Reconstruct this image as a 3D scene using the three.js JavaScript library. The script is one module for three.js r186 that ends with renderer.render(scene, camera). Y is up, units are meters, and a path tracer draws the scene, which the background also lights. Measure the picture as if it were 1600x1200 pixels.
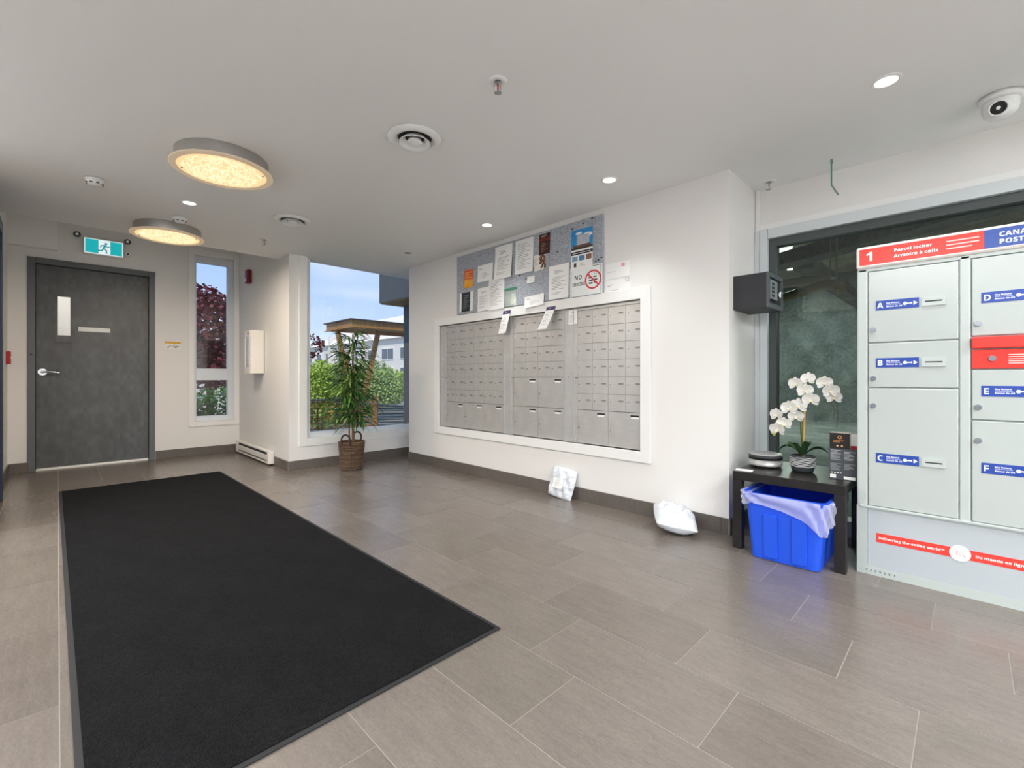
import * as THREE from 'three';
import { RoundedBoxGeometry } from 'three/addons/geometries/RoundedBoxGeometry.js';
import { mergeGeometries } from 'three/addons/utils/BufferGeometryUtils.js';
import { RectAreaLightUniformsLib } from 'three/addons/lights/RectAreaLightUniformsLib.js';

RectAreaLightUniformsLib.init();
const scene = new THREE.Scene();
const renderer = new THREE.WebGLRenderer({ antialias: true });
renderer.toneMapping = THREE.LinearToneMapping;
renderer.toneMappingExposure = 1.0;
renderer.shadowMap.enabled = true;

// ---------------------------------------------------------------- camera (16 mm lens, level, slight vertical shift)
const camera = new THREE.PerspectiveCamera(2 * Math.atan(600 / 711.5) * 180 / Math.PI, 1600 / 1200, 0.05, 400);
camera.position.set(0, 1, 0);
camera.rotation.order = 'YXZ';
camera.rotation.y = -44.92 * Math.PI / 180;
camera.setViewOffset(1600, 1200, 0, 10, 1600, 1200);

// ---------------------------------------------------------------- sky and sun
const sunDir = new THREE.Vector3(-0.5, 0.85, 0.4).normalize();
{ // clear blue summer sky, paler toward the horizon, with thin high cloud
  const W = 1024, H = 512, d = new Float32Array(W * H * 4), fr = (x) => x - Math.floor(x), hsh = (i, j, n) => fr(Math.sin(((i % n) + n) % n * 127.1 + j * 311.7) * 43758.5453);
  const ns = (x, y, n) => { const i = Math.floor(x), j = Math.floor(y), u = x - i, v = y - j, f = u * u * (3 - 2 * u), g = v * v * (3 - 2 * v); return (hsh(i, j, n) * (1 - f) + hsh(i + 1, j, n) * f) * (1 - g) + (hsh(i, j + 1, n) * (1 - f) + hsh(i + 1, j + 1, n) * f) * g; };
  for (let r = 0; r < H; r++) for (let c = 0; c < W; c++) {
    const e = ((r + 0.5) / H - 0.5) * 180, t = Math.max(0, e) / 90, k = Math.exp(-Math.max(0, e) / 9), o = (r * W + c) * 4, az = c / W;
    const wisp = Math.max(0, 0.6 * ns(az * 24, e / 2.4, 24) + 0.4 * ns(az * 64, e / 1.1, 64) - 0.46) * 1.1 * Math.min(1, Math.max(0, e) / 6);
    const base = [0.27 + 0.5 * k - 0.09 * t, 0.5 + 0.36 * k - 0.14 * t, 0.93 + 0.05 * k - 0.2 * t];
    for (let q = 0; q < 3; q++) d[o + q] = base[q] + (0.95 - base[q]) * Math.min(0.8, wisp);
    d[o + 3] = 1;
  }
  const t = new THREE.DataTexture(d, W, H, THREE.RGBAFormat, THREE.FloatType); t.mapping = THREE.EquirectangularReflectionMapping; t.magFilter = THREE.LinearFilter; t.wrapS = THREE.RepeatWrapping; t.needsUpdate = true;
  scene.background = t; scene.backgroundIntensity = 1.2;
}
const sun = new THREE.DirectionalLight(0xfff3df, 3.2);
sun.position.copy(sunDir).multiplyScalar(60).add(new THREE.Vector3(10, 0, -20));
sun.target.position.set(10, 0, -20);
sun.castShadow = true;
Object.assign(sun.shadow.camera, { left: -70, right: 70, top: 70, bottom: -70, near: 1, far: 200 });
sun.shadow.mapSize.set(2048, 2048);
scene.add(sun, sun.target);

// light levels of the lamps, used by their builders below
const ROUND_LAMP = 50, DOWNLIGHT = 7, UNSEEN_PANEL = 29, GARAGE_TUBE = 40;
const WARM = new THREE.Color(1.0, 0.85, 0.68), NEUTRAL = new THREE.Color(0.965, 0.985, 1.0);

// ---------------------------------------------------------------- helpers
let seed = 7;
const rnd = (a = 0, b = 1) => { seed = (seed + 0x6d2b79f5) | 0; let t = Math.imul(seed ^ (seed >>> 15), 1 | seed); t = (t + Math.imul(t ^ (t >>> 7), 61 | t)) ^ t; return a + (b - a) * (((t ^ (t >>> 14)) >>> 0) / 4294967296); };
const names = new Map();
const numbered = (n) => { const k = names.get(n) ?? 0; names.set(n, k + 1); return k ? n + '_' + String(k).padStart(3, '0') : n; };
const V = (x, y, z) => new THREE.Vector3(x, y, z);
function uvm(g, ox = 0, oy = 0) {                       // uv in metres from the dominant direction of each normal
  const p = g.attributes.position, n = g.attributes.normal, uv = new Float32Array(p.count * 2);
  for (let i = 0; i < p.count; i++) {
    const ax = Math.abs(n.getX(i)), ay = Math.abs(n.getY(i)), az = Math.abs(n.getZ(i));
    const [u, v] = ay >= ax && ay >= az ? [p.getX(i), p.getZ(i)] : ax >= az ? [p.getZ(i), p.getY(i)] : [p.getX(i), p.getY(i)];
    uv[i * 2] = u + ox; uv[i * 2 + 1] = v + oy;
  }
  g.setAttribute('uv', new THREE.BufferAttribute(uv, 2));
  return g;
}
function B(x0, x1, y0, y1, z0, z1, r = 0) {
  const w = x1 - x0, h = y1 - y0, d = z1 - z0;
  const g = r ? new RoundedBoxGeometry(w, h, d, 2, Math.min(r, w / 2.01, h / 2.01, d / 2.01)) : new THREE.BoxGeometry(w, h, d);
  g.translate((x0 + x1) / 2, (y0 + y1) / 2, (z0 + z1) / 2);
  return uvm(g);
}
function cyl(r0, r1, h, seg = 24) { return new THREE.CylinderGeometry(r1, r0, h, seg); }      // r0 bottom, r1 top
const at = (g, x, y, z) => g.translate(x, y, z);
const lathe = (pts, seg = 40) => new THREE.LatheGeometry(pts.map(([x, y]) => new THREE.Vector2(x, y)), seg);
const tube = (pts, r, seg = 24, rs = 8, closed = false) => new THREE.TubeGeometry(new THREE.CatmullRomCurve3(pts, closed), seg, r, rs, closed);
const join = (...gs) => mergeGeometries(gs.flat().map((g) => { const q = g.index ? g.toNonIndexed() : g; for (const k of Object.keys(q.attributes)) if (!['position', 'normal', 'uv'].includes(k)) q.deleteAttribute(k); return q; }));
function mesh(name, g, m, parent, pos) { const o = new THREE.Mesh(g, m); o.name = name; if (pos) o.position.set(...pos); parent.add(o); return o; }
function tag(o, label, category, group) { o.userData.label = label; o.userData.category = category; if (group) o.userData.group = group; return o; }
function thing(name, label, category, pos = [0, 0, 0], turn = 0, group) { const o = new THREE.Group(); o.name = numbered(name); o.position.set(...pos); o.rotation.y = turn; scene.add(o); return tag(o, label, category, group); }
function single(name, g, m, label, category, pos, turn = 0, group) { const o = mesh(numbered(name), g, m, scene, pos); o.rotation.y = turn; return tag(o, label, category, group); }
function struct(name, g, m, label) { const o = g ? new THREE.Mesh(g, m) : new THREE.Group(); o.name = name; o.userData.kind = 'structure'; if (label) tag(o, label, name.split('_')[0]); scene.add(o); return o; }
const WALLTURN = -Math.PI / 2;                            // things on walls that face -x: local x runs along world z, local z points out of the wall
// wall with openings: shape in (u, y), holes as [u0, u1, y0, y1], extruded by t along the third axis
function holed(u0, u1, y0, y1, holes, t) {
  const s = new THREE.Shape([[u0, y0], [u1, y0], [u1, y1], [u0, y1]].map((p) => new THREE.Vector2(...p)));
  for (const [a, b, c, d] of holes) s.holes.push(new THREE.Path([[a, c], [a, d], [b, d], [b, c]].map((p) => new THREE.Vector2(...p))));
  return new THREE.ExtrudeGeometry(s, { depth: t, bevelEnabled: false });
}
const alongX = (g) => g.rotateY(-Math.PI / 2);            // u becomes world z, thickness goes to -x

// ---------------------------------------------------------------- computed textures
function lattice(n, s) { let q = s; const a = new Float32Array(n * n); for (let i = 0; i < n * n; i++) { q = (Math.imul(q, 1664525) + 1013904223) | 0; a[i] = (q >>> 8) / 16777216; } return (x, y) => { x = ((x % n) + n) % n; y = ((y % n) + n) % n; const i = Math.floor(x), j = Math.floor(y), u = x - i, v = y - j, f = u * u * (3 - 2 * u), g = v * v * (3 - 2 * v), k = (a0, b0) => a[(b0 % n) * n + (a0 % n)]; return (k(i, j) * (1 - f) + k(i + 1, j) * f) * (1 - g) + (k(i, j + 1) * (1 - f) + k(i + 1, j + 1) * f) * g; }; }
function dataTex(w, h, fn, srgb = true, rx = 1, ry = 1) {
  const d = new Uint8Array(w * h * 4);
  for (let y = 0; y < h; y++) for (let x = 0; x < w; x++) { const c = fn(x / w, y / h); const o = (y * w + x) * 4; for (let k = 0; k < 3; k++) d[o + k] = Math.max(0, Math.min(255, (Array.isArray(c) ? c[k] : c))); d[o + 3] = 255; }
  const t = new THREE.DataTexture(d, w, h); t.wrapS = t.wrapT = THREE.RepeatWrapping; t.magFilter = THREE.LinearFilter; t.minFilter = THREE.LinearMipmapLinearFilter; t.generateMipmaps = true;
  t.repeat.set(rx, ry); if (srgb) t.colorSpace = THREE.SRGBColorSpace; t.needsUpdate = true; return t;
}
function canvasTex(w, h, draw) { const c = document.createElement('canvas'); c.width = w; c.height = h; const g = c.getContext('2d'); draw(g, w, h); const t = new THREE.CanvasTexture(c); t.colorSpace = THREE.SRGBColorSpace; return t; }
const n8 = lattice(8, 11), n32 = lattice(32, 5), n64 = lattice(64, 9), n256 = lattice(256, 3);
const tileTex = dataTex(512, 512, (x, y) => { const v = 0.92 + 0.05 * (n64(x * 64, y * 8) - 0.5) + 0.07 * (n256(x * 256, y * 64) - 0.5) + 0.05 * (n256(x * 256, y * 256) - 0.5) + 0.04 * (n8(x * 8, y * 8) - 0.5); return [255 * v, 253 * v, 250 * v]; }, true, 1.3, 1.3);
const tileBump = dataTex(256, 256, (x, y) => 128 + 60 * (n256(x * 256, y * 64) - 0.5) + 60 * (n64(x * 64, y * 64) - 0.5), false, 2, 2);
const carpetTex = dataTex(512, 512, (x, y) => { const v = 190 + 85 * (n256(x * 256, y * 256) - 0.5) + 40 * (n64(x * 64 + 3, y * 64) - 0.5) + 26 * (n8(x * 8, y * 8) - 0.5); return [v, v, v]; }, true, 1.6, 1.6);
const carpetBump = dataTex(512, 512, (x, y) => 255 * n256(x * 256, y * 256), false, 1.6, 1.6);
const paintBump = dataTex(256, 256, (x, y) => 128 + 90 * (n64(x * 64, y * 64) - 0.5) + 60 * (n256(x * 256, y * 256) - 0.5), false, 3, 3);
const feltTex = dataTex(512, 512, (x, y) => { const a = n64(x * 64, y * 64), b = n256(x * 256, y * 256), v = 172 + (a - 0.5) * 46 + (b - 0.5) * 60; return [v - 4, v + 1, v + 9]; }, true, 2.2, 2.2);
const brushTex = dataTex(256, 256, (x, y) => { const v = 228 + 14 * (n256(x * 8, y * 256) - 0.5) + 12 * (n8(x * 8, y * 8) - 0.5); return [v, v, v]; }, true, 2, 2);
const doorTex = dataTex(256, 256, (x, y) => { const v = 225 + 34 * (n32(x * 32, y * 16) - 0.5) + 26 * (n8(x * 8, y * 8) - 0.5) + 20 * (n256(x * 256, y * 256) - 0.5); return [v, v, v]; }, true, 1, 1);
const woodTex = dataTex(256, 256, (x, y) => { const v = 215 + 50 * (n32(x * 32, y * 4) - 0.5) + 30 * (n256(x * 256, y * 32) - 0.5); return [v, v * 0.96, v * 0.9]; }, true, 1, 1);
const concreteTex = dataTex(256, 256, (x, y) => { const v = 205 + 60 * (n8(x * 8, y * 8) - 0.5) + 50 * (n64(x * 64, y * 64) - 0.5); return [v, v, v]; }, true, 0.5, 0.5);
const stuccoTex = dataTex(256, 256, (x, y) => { const v = 238 + 26 * (n32(x * 32, y * 32) - 0.5) + 14 * (n256(x * 256, y * 256) - 0.5); return [v, v, v]; }, true, 0.4, 0.4);
const groundTex = dataTex(256, 256, (x, y) => { const v = 215 + 50 * (n32(x * 32, y * 32) - 0.5) + 40 * (n256(x * 256, y * 256) - 0.5); return [v, v, v]; }, true, 0.3, 0.3);

// ---------------------------------------------------------------- materials
const std = (color, roughness = 0.6, o = {}) => new THREE.MeshStandardMaterial({ color, roughness, ...o });
const phys = (color, roughness, o) => new THREE.MeshPhysicalMaterial({ color, roughness, ...o });
const M = {
  wall: std(0xeae8e5, 0.62, { bumpMap: paintBump, bumpScale: 0.0004 }),
  ceiling: std(0xf0f0ef, 0.55, { bumpMap: paintBump, bumpScale: 0.0004 }),
  trim: std(0xefefed, 0.38),
  tile: [0x7e7670, 0x7b746d, 0x817973, 0x79716b].map((c) => phys(c, 0.26, { ior: 1.62, map: tileTex, bumpMap: tileBump, bumpScale: 0.0003 })),
  grout: std(0x908982, 0.85), groutDark: std(0x8a817a, 0.85),
  base: [0x6f6963, 0x6b6560, 0x736d67].map((c) => std(c, 0.4, { map: tileTex })),
  carpet: phys(0x222224, 1.0, { specularIntensity: 0.25, map: carpetTex, bumpMap: carpetBump, bumpScale: 0.004, sheen: 0.06, sheenColor: new THREE.Color(0x555558), sheenRoughness: 0.8 }),
  carpetEdge: std(0x1d1e20, 0.7),
  doorGrey: std(0x66696b, 0.42, { map: doorTex }), frameGrey: std(0x63676b, 0.4), navy: std(0x2a3850, 0.4),
  chrome: std(0xcfd2d4, 0.22, { metalness: 1 }), steel: std(0xb9bbbc, 0.35, { metalness: 1 }),
  alu: std(0xd6d4d1, 0.36, { metalness: 0.3, map: brushTex }), aluFrame: std(0xdad9d7, 0.36, { metalness: 0.3, map: brushTex }),
  paintedFrame: std(0xd3d9db, 0.4), darkFrame: std(0x4b5151, 0.45),
  vinyl: std(0xe3e9ee, 0.35),
  pane: phys(0xffffff, 0.02, { transmission: 1, thickness: 0, ior: 1.5 }), tinted: phys(0xdce8e3, 0.02, { transmission: 1, thickness: 0, ior: 1.52 }),
  black: std(0x141415, 0.5), blackGloss: std(0x0b0c0e, 0.15), charcoal: std(0x2c2d31, 0.55), tableBlack: std(0x2a2829, 0.33, { map: woodTex }),
  white: std(0xf2f2f0, 0.4), plastic: std(0xeeefee, 0.35), offwhite: std(0xe8e4dd, 0.45),
  red: std(0xb3161d, 0.4), darkred: std(0x7d1016, 0.4),
  locker: std(0xbac2bf, 0.28), lockerDoor: std(0xb6bdba, 0.2), lockerLow: std(0xb5bcc1, 0.35), lockerRed: std(0xe8392f, 0.3), gap: std(0x3d4544, 0.7),
  blueBin: std(0x1f56e0, 0.42), liner: phys(0xe9ecff, 0.3, { transmission: 0.62, thickness: 0, ior: 1.3, side: THREE.DoubleSide }),
  poly: std(0xdfe4ea, 0.3, { side: THREE.DoubleSide }),
  petal: phys(0xf7f6f1, 0.6, { transmission: 0.25, thickness: 0, side: THREE.DoubleSide }), lip: std(0xf1dfae, 0.6), stem: std(0x59692f, 0.6), bud: std(0xb7c23e, 0.6),
  orchidLeaf: std(0x2c4a2a, 0.35, { side: THREE.DoubleSide }), stake: std(0xc9a062, 0.6), soil: std(0x54483a, 0.95),
  potDark: std(0x353a3f, 0.6), potLine: std(0xe6e6e2, 0.7),
  bamboo: std(0x8a6a4d, 0.6), bambooNode: std(0x5d4733, 0.6), leafDark: std(0x2f5a24, 0.45, { side: THREE.DoubleSide }), leafMid: std(0x4d7a2d, 0.45, { side: THREE.DoubleSide }), leafPale: std(0x93b058, 0.5, { side: THREE.DoubleSide }),
  wicker: std(0x6a5340, 0.75), wickerMid: std(0x5f4a39, 0.75), wicker2: std(0x745d49, 0.75), wickerDark: std(0x3a2b21, 0.8),
  felt: std(0xffffff, 0.95, { map: feltTex }),
  concrete: std(0xa4a9a7, 0.85, { map: concreteTex }), concreteDark: std(0x858c8a, 0.85, { map: concreteTex }), foil: std(0xd2c9b0, 0.5, { metalness: 0.3, map: concreteTex, bumpMap: tileBump, bumpScale: 0.02 }), pipe: std(0x9a968c, 0.5), pipeTan: std(0xb79f7c, 0.6),
  stucco: std(0xf3f1ec, 0.9, { map: stuccoTex }), roofPale: std(0xe4e2dd, 0.9), houseGlass: std(0x5b6873, 0.2), slate: std(0x585f62, 0.7, { map: stuccoTex }), soffit: std(0xc9ad85, 0.7, { map: woodTex }),
  canopy: std(0xc9984f, 0.55, { map: woodTex }), cedar: std(0xc9995c, 0.75, { map: woodTex }), rail: std(0x3f5361, 0.5),
  ground: std(0x9a988f, 0.95, { map: groundTex }), lawn: std(0x5f7a34, 0.95, { map: groundTex }), bark: std(0x5b4436, 0.9),
  maple: std(0x6d2430, 0.65, { side: THREE.DoubleSide }),
  hedge: std(0x3f7a2b, 0.65, { side: THREE.DoubleSide }), shrub: std(0xaac455, 0.65, { side: THREE.DoubleSide }), shrubGrey: std(0x9db571, 0.65, { side: THREE.DoubleSide }), blossom: std(0xe2b9a4, 0.7, { side: THREE.DoubleSide }),
};
const print = (tex, rough = 0.6) => std(0xffffff, rough, { map: tex });
const glow = (color, k, o = {}) => std(0x888888, 0.6, { emissive: color, emissiveIntensity: k, ...o });

// ================================================================ THE SETTING
// floor slab with stone tiles, 0.305 x 0.62 m, laid in thirds
{
  const floor = struct('floor', null, null, 'grey brown stone tile floor with pale joints'); floor.userData.category = 'floor';
  const bed = mesh('tile_bed', B(-2.8, 3.65, -0.2, -0.001, -7.22, 2.95), M.grout, floor);
  bed.userData.label = 'pale grout bed between tiles';
  const P = 0.3055, L = 0.62, g = 0.0035, variants = new Map(), rest = [];
  const tileGeo = (w, d, k) => { const key = w.toFixed(3) + d.toFixed(3) + k; if (!variants.has(key)) { const q = new THREE.BoxGeometry(w, 0.006, d); q.translate(0, -0.003, 0); uvm(q, k * 0.371, k * 0.613); variants.set(key, q); } return variants.get(key); };
  for (let i = -14; i < 8; i++) {
    const xa = 1.225 + P * i, off = -0.517 - 0.207 * (((i % 3) + 3) % 3);
    for (let j = -6; j < 12; j++) {
      const za = off - L * j - L;
      for (const [ax, bx, az, bz] of [[-0.37, 1.75, -7.02, -5.13], [-0.37, 3.6, -5.13, -4.35], [-2.6, 3.6, -4.35, 2.8]]) {      // the rooms' floor areas; a tile across two of them keeps its outline where they join
        let x0 = Math.max(xa, ax), x1 = Math.min(xa + P, bx), z0 = Math.max(za, az), z1 = Math.min(za + L, bz);
        if (x1 - x0 < 0.006 || z1 - z0 < 0.006) continue;
        const gz0 = z0 === za ? g / 2 : 0, gz1 = z1 === za + L ? g / 2 : 0; z0 += gz0; z1 -= gz1; x0 += g / 2; x1 -= g / 2;
        const k = (((i * 7 + j * 5) % 4) + 4) % 4, xm = (x0 + x1) / 2, zm = (z0 + z1) / 2;
        if (x1 > -0.38 && zm < 0.75) mesh('tile', tileGeo(x1 - x0, z1 - z0, k), M.tile[k], floor, [xm, 0, zm]);
        else rest.push(tileGeo(x1 - x0, z1 - z0, k).clone().translate(xm, 0, zm));
      }
    }
  }
  const far = mesh('tile_field', join(rest), M.tile[0], floor); far.userData.kind = 'stuff';
}
// ceiling: lowered over the lobby, higher in the door alcove
{
  const s = new THREE.Shape([[-2.8, -2.95], [3.75, -2.95], [3.75, 5.33], [1.75, 5.33], [1.75, 5.46], [-0.57, 5.46], [-0.57, 4.35], [-2.8, 4.35]].map((p) => new THREE.Vector2(...p)));
  const g = new THREE.ExtrudeGeometry(s, { depth: 0.43, bevelEnabled: false }).rotateX(-Math.PI / 2).translate(0, 2.325, 0);
  struct('ceiling', g, M.ceiling, 'smooth pale grey painted lobby ceiling');
  struct('ceiling_alcove', B(-0.57, 1.95, 2.75, 2.95, -7.22, -5.46), M.ceiling, 'raised pale ceiling over the door alcove');
}
struct('wall_north', at(holed(-0.57, 1.95, 0, 2.75, [[-0.19, 0.8, 0.0005, 2.235], [1.235, 1.705, 0.43, 2.585]], 0.2), 0, 0, -7.22), M.wall, 'white wall around the grey door and narrow window');
struct('trim_bulkhead', B(-0.37, -0.004, 2.375, 2.75, -7.02, -6.93), M.ceiling, 'boxed bulkhead in the alcove corner above the door');
struct('wall_left', alongX(holed(-7.02, -4.35, 0, 2.75, [[-5.52, -4.62, 0.0005, 2.2]], 0.2)).translate(-0.37, 0, 0), M.wall, 'white side wall beside the grey door');
struct('wall_left_return', B(-2.8, -0.57, 0, 2.325, -4.35, -4.15), M.wall, 'white wall of the entrance bay');
struct('wall_entrance', alongX(holed(-4.15, 2.95, 0, 2.325, [[-3.7, 2.3, 0.0005, 2.2]], 0.2)).translate(-2.6, 0, 0), M.wall, 'white wall around the unseen glazed entrance');
struct('wall_back', B(-2.6, 3.53, 0, 2.325, 2.8, 2.95), M.wall, 'plain white wall behind the lobby');
struct('wall_pier', B(1.75, 1.95, 0, 2.75, -7.02, -5.33), M.wall, 'white pier wall with heater and cabinet');
struct('wall_window', join(B(1.75, 3.75, 0, 0.33, -5.33, -5.13), B(1.75, 1.935, 0.33, 2.325, -5.33, -5.13)), M.wall, 'white wall under and beside the large window');
struct('wall_niche', B(3.6, 3.75, 0, 2.325, -5.13, -4.8), M.wall, 'white end wall of the window niche');
struct('wall_mailbox', join(alongX(holed(-4.8, -1.075, 0, 2.325, [[-4.185, -1.68, 0.452, 1.578]], 0.09)).translate(3.11, 0, 0), B(3.11, 3.53, 0, 2.325, -4.8, -1.075)), M.wall, 'long white wall with the recessed mailboxes');
// glazed wall to the parking garage
{
  struct('wall_right', B(3.53, 3.66, 2.036, 2.325, -1.075, 2.8), M.wall, 'white panel over the dark glass wall');
  const t = struct('trim_1', null, null, 'thin white edge strips of the panel over the glass'); t.userData.category = 'trim';
  mesh('edge_strip', B(3.517, 3.53, 2.036, 2.325, -1.072, -1.045), M.trim, t);
  mesh('edge_strip', B(3.519, 3.53, 2.036, 2.075, -1.045, 2.8), M.trim, t);
  const w = struct('window_1', null, null, 'dark garage glass wall in a pale metal frame'); w.userData.category = 'window';
  mesh('header', B(3.5, 3.62, 1.968, 2.034, -0.988, 2.8), M.paintedFrame, w);
  mesh('stile', B(3.5, 3.62, 0, 2.034, -1.073, -1.04, 0.003), M.paintedFrame, w);
  mesh('stile', B(3.495, 3.62, 0, 2.034, -1.039, -0.99, 0.003), M.paintedFrame, w);
  mesh('reveal', join(B(3.535, 3.615, 1.915, 1.967, -0.945, 1.16), B(3.535, 3.615, 0.1, 1.967, -0.989, -0.945)), M.darkFrame, w);
  mesh('bottom_rail', B(3.5, 3.62, 0, 0.1, -0.989, 2.8), M.paintedFrame, w);
  mesh('mullion', B(3.5, 3.62, 0.1, 1.967, 1.16, 1.22), M.paintedFrame, w);
  mesh('pane', B(3.572, 3.578, 0.1, 1.915, -0.945, 1.16), M.tinted, w);
  mesh('pane', B(3.572, 3.578, 0.1, 1.967, 1.22, 2.8), M.tinted, w);
}
// windows to the garden
function casing(parent, x0, x1, y0, y1, w, z, d, m, top = true) {                   // picture-frame boards on a wall that faces +z
  mesh('casing', B(x0, x0 + w, y0, y1, z, z + d, 0.002), m, parent); mesh('casing', B(x1 - w, x1, y0, y1, z, z + d, 0.002), m, parent);
  mesh('casing', B(x0 + w, x1 - w, y0, y0 + w, z, z + d, 0.002), m, parent); if (top) mesh('casing', B(x0 + w, x1 - w, y1 - w, y1, z, z + d, 0.002), m, parent);
}
{
  const w = struct('window_2', null, null, 'tall narrow white window beside the grey door'); w.userData.category = 'window';
  casing(w, 1.178, 1.748, 0.37, 2.65, 0.062, -7.02, 0.014, M.trim);
  const f = -7.1;
  for (const [a, b, c, d] of [[1.235, 1.273, 0.43, 2.585], [1.627, 1.705, 0.43, 2.585], [1.273, 1.627, 0.43, 0.495], [1.273, 1.627, 2.505, 2.585], [1.273, 1.627, 0.965, 1.12]]) mesh('sash_frame', B(a, b, c, d, f - 0.06, f + 0.02, 0.004), M.vinyl, w);
  mesh('pane', B(1.27, 1.63, 0.49, 0.968, f - 0.023, f - 0.017), M.pane, w); mesh('pane', B(1.27, 1.63, 1.117, 2.51, f - 0.023, f - 0.017), M.pane, w);
}
{
  const w = struct('window_3', null, null, 'large garden window reaching up to the ceiling'); w.userData.category = 'window';
  mesh('casing', B(1.85, 1.936, 0.249, 2.325, -5.13, -5.116, 0.002), M.trim, w); mesh('casing', B(1.936, 3.6, 0.249, 0.329, -5.13, -5.116, 0.002), M.trim, w);
  mesh('sill', B(1.936, 3.6, 0.325, 0.333, -5.2, -5.118), M.trim, w);
  mesh('sash_frame', B(1.936, 1.986, 0.333, 2.324, -5.26, -5.17, 0.004), M.vinyl, w); mesh('sash_frame', B(1.986, 3.55, 0.333, 0.392, -5.26, -5.17, 0.004), M.vinyl, w); mesh('sash_frame', B(3.55, 3.6, 0.333, 2.324, -5.26, -5.17, 0.004), M.vinyl, w);
  mesh('pane', B(1.984, 3.552, 0.39, 2.324, -5.218, -5.212), M.pane, w);
}
{
  const w = struct('window_4', null, null, 'unseen glazed entrance front, lets daylight into the lobby'); w.userData.category = 'window';  // glazing out of view, placed so daylight reaches the lobby and locker
  for (const z of [-3.7, -2.5, -1.3, -0.1, 1.1, 2.24]) mesh('mullion', B(-2.74, -2.66, 0, 2.2, z, z + 0.06), M.frameGrey, w);
  mesh('rail', B(-2.74, -2.66, 2.14, 2.2, -3.64, 2.24), M.frameGrey, w); mesh('rail', B(-2.74, -2.66, 0, 0.08, -3.64, 2.24), M.frameGrey, w);
  for (const z of [-3.64, -2.44, -1.24, -0.04, 1.16]) mesh('pane', B(-2.703, -2.697, 0.08, 2.14, z, z + 1.1), M.pane, w);
}
// tiled baseboards
function baseboard(name, along, from, to, fixed, sign, first, label) {          // along 'x' or 'z'; fixed = wall plane; sign = side the tile stands on
  const o = struct(name, null, null, label); o.userData.category = 'baseboard';
  const T = 0.011, g = 0.002; let a = from, b = first ?? from + 0.61;
  while (a < to - 0.005) {
    b = Math.min(b, to); const m = M.base[Math.floor(rnd(0, 3))], lo = Math.min(fixed, fixed + sign * T), hi = Math.max(fixed, fixed + sign * T);
    mesh('base_tile', along === 'x' ? B(a + g / 2, b - g / 2, 0, 0.103, lo, hi, 0.0015) : B(lo, hi, 0, 0.103, a + g / 2, b - g / 2, 0.0015), m, o);
    a = b; b = a + 0.615;
  }
  const lo = Math.min(fixed, fixed + sign * 0.006), hi = Math.max(fixed, fixed + sign * 0.006);
  mesh('joint', along === 'x' ? B(from, to, 0, 0.102, lo, hi) : B(lo, hi, 0, 0.102, from, to), M.grout, o);
}
baseboard('baseboard_mailbox', 'z', -4.811, -1.075, 3.02, -1, -4.193, 'grey tile baseboard under the mailboxes');
baseboard('baseboard_mailbox_end', 'x', 3.02, 3.53, -4.8, -1, undefined, 'grey tile baseboard at the end of the mailbox wall');
baseboard('baseboard_return', 'x', 3.009, 3.49, -1.075, 1, undefined, 'grey tile baseboard beside the black table');
baseboard('baseboard_window', 'x', 1.739, 3.59, -5.13, 1, 2.35, 'grey tile baseboard under the large window');
baseboard('baseboard_pier', 'z', -7.0, -5.13, 1.75, -1, undefined, 'grey tile baseboard behind the heater');
baseboard('baseboard_north', 'x', 0.845, 1.738, -7.02, 1, undefined, 'grey tile baseboard under the narrow window');
baseboard('baseboard_corner', 'x', -0.359, -0.232, -7.02, 1, undefined, 'short grey tile baseboard in the door corner');
baseboard('baseboard_left', 'z', -7.02, -5.6, -0.37, 1, undefined, 'grey tile baseboard on the side wall');

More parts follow.
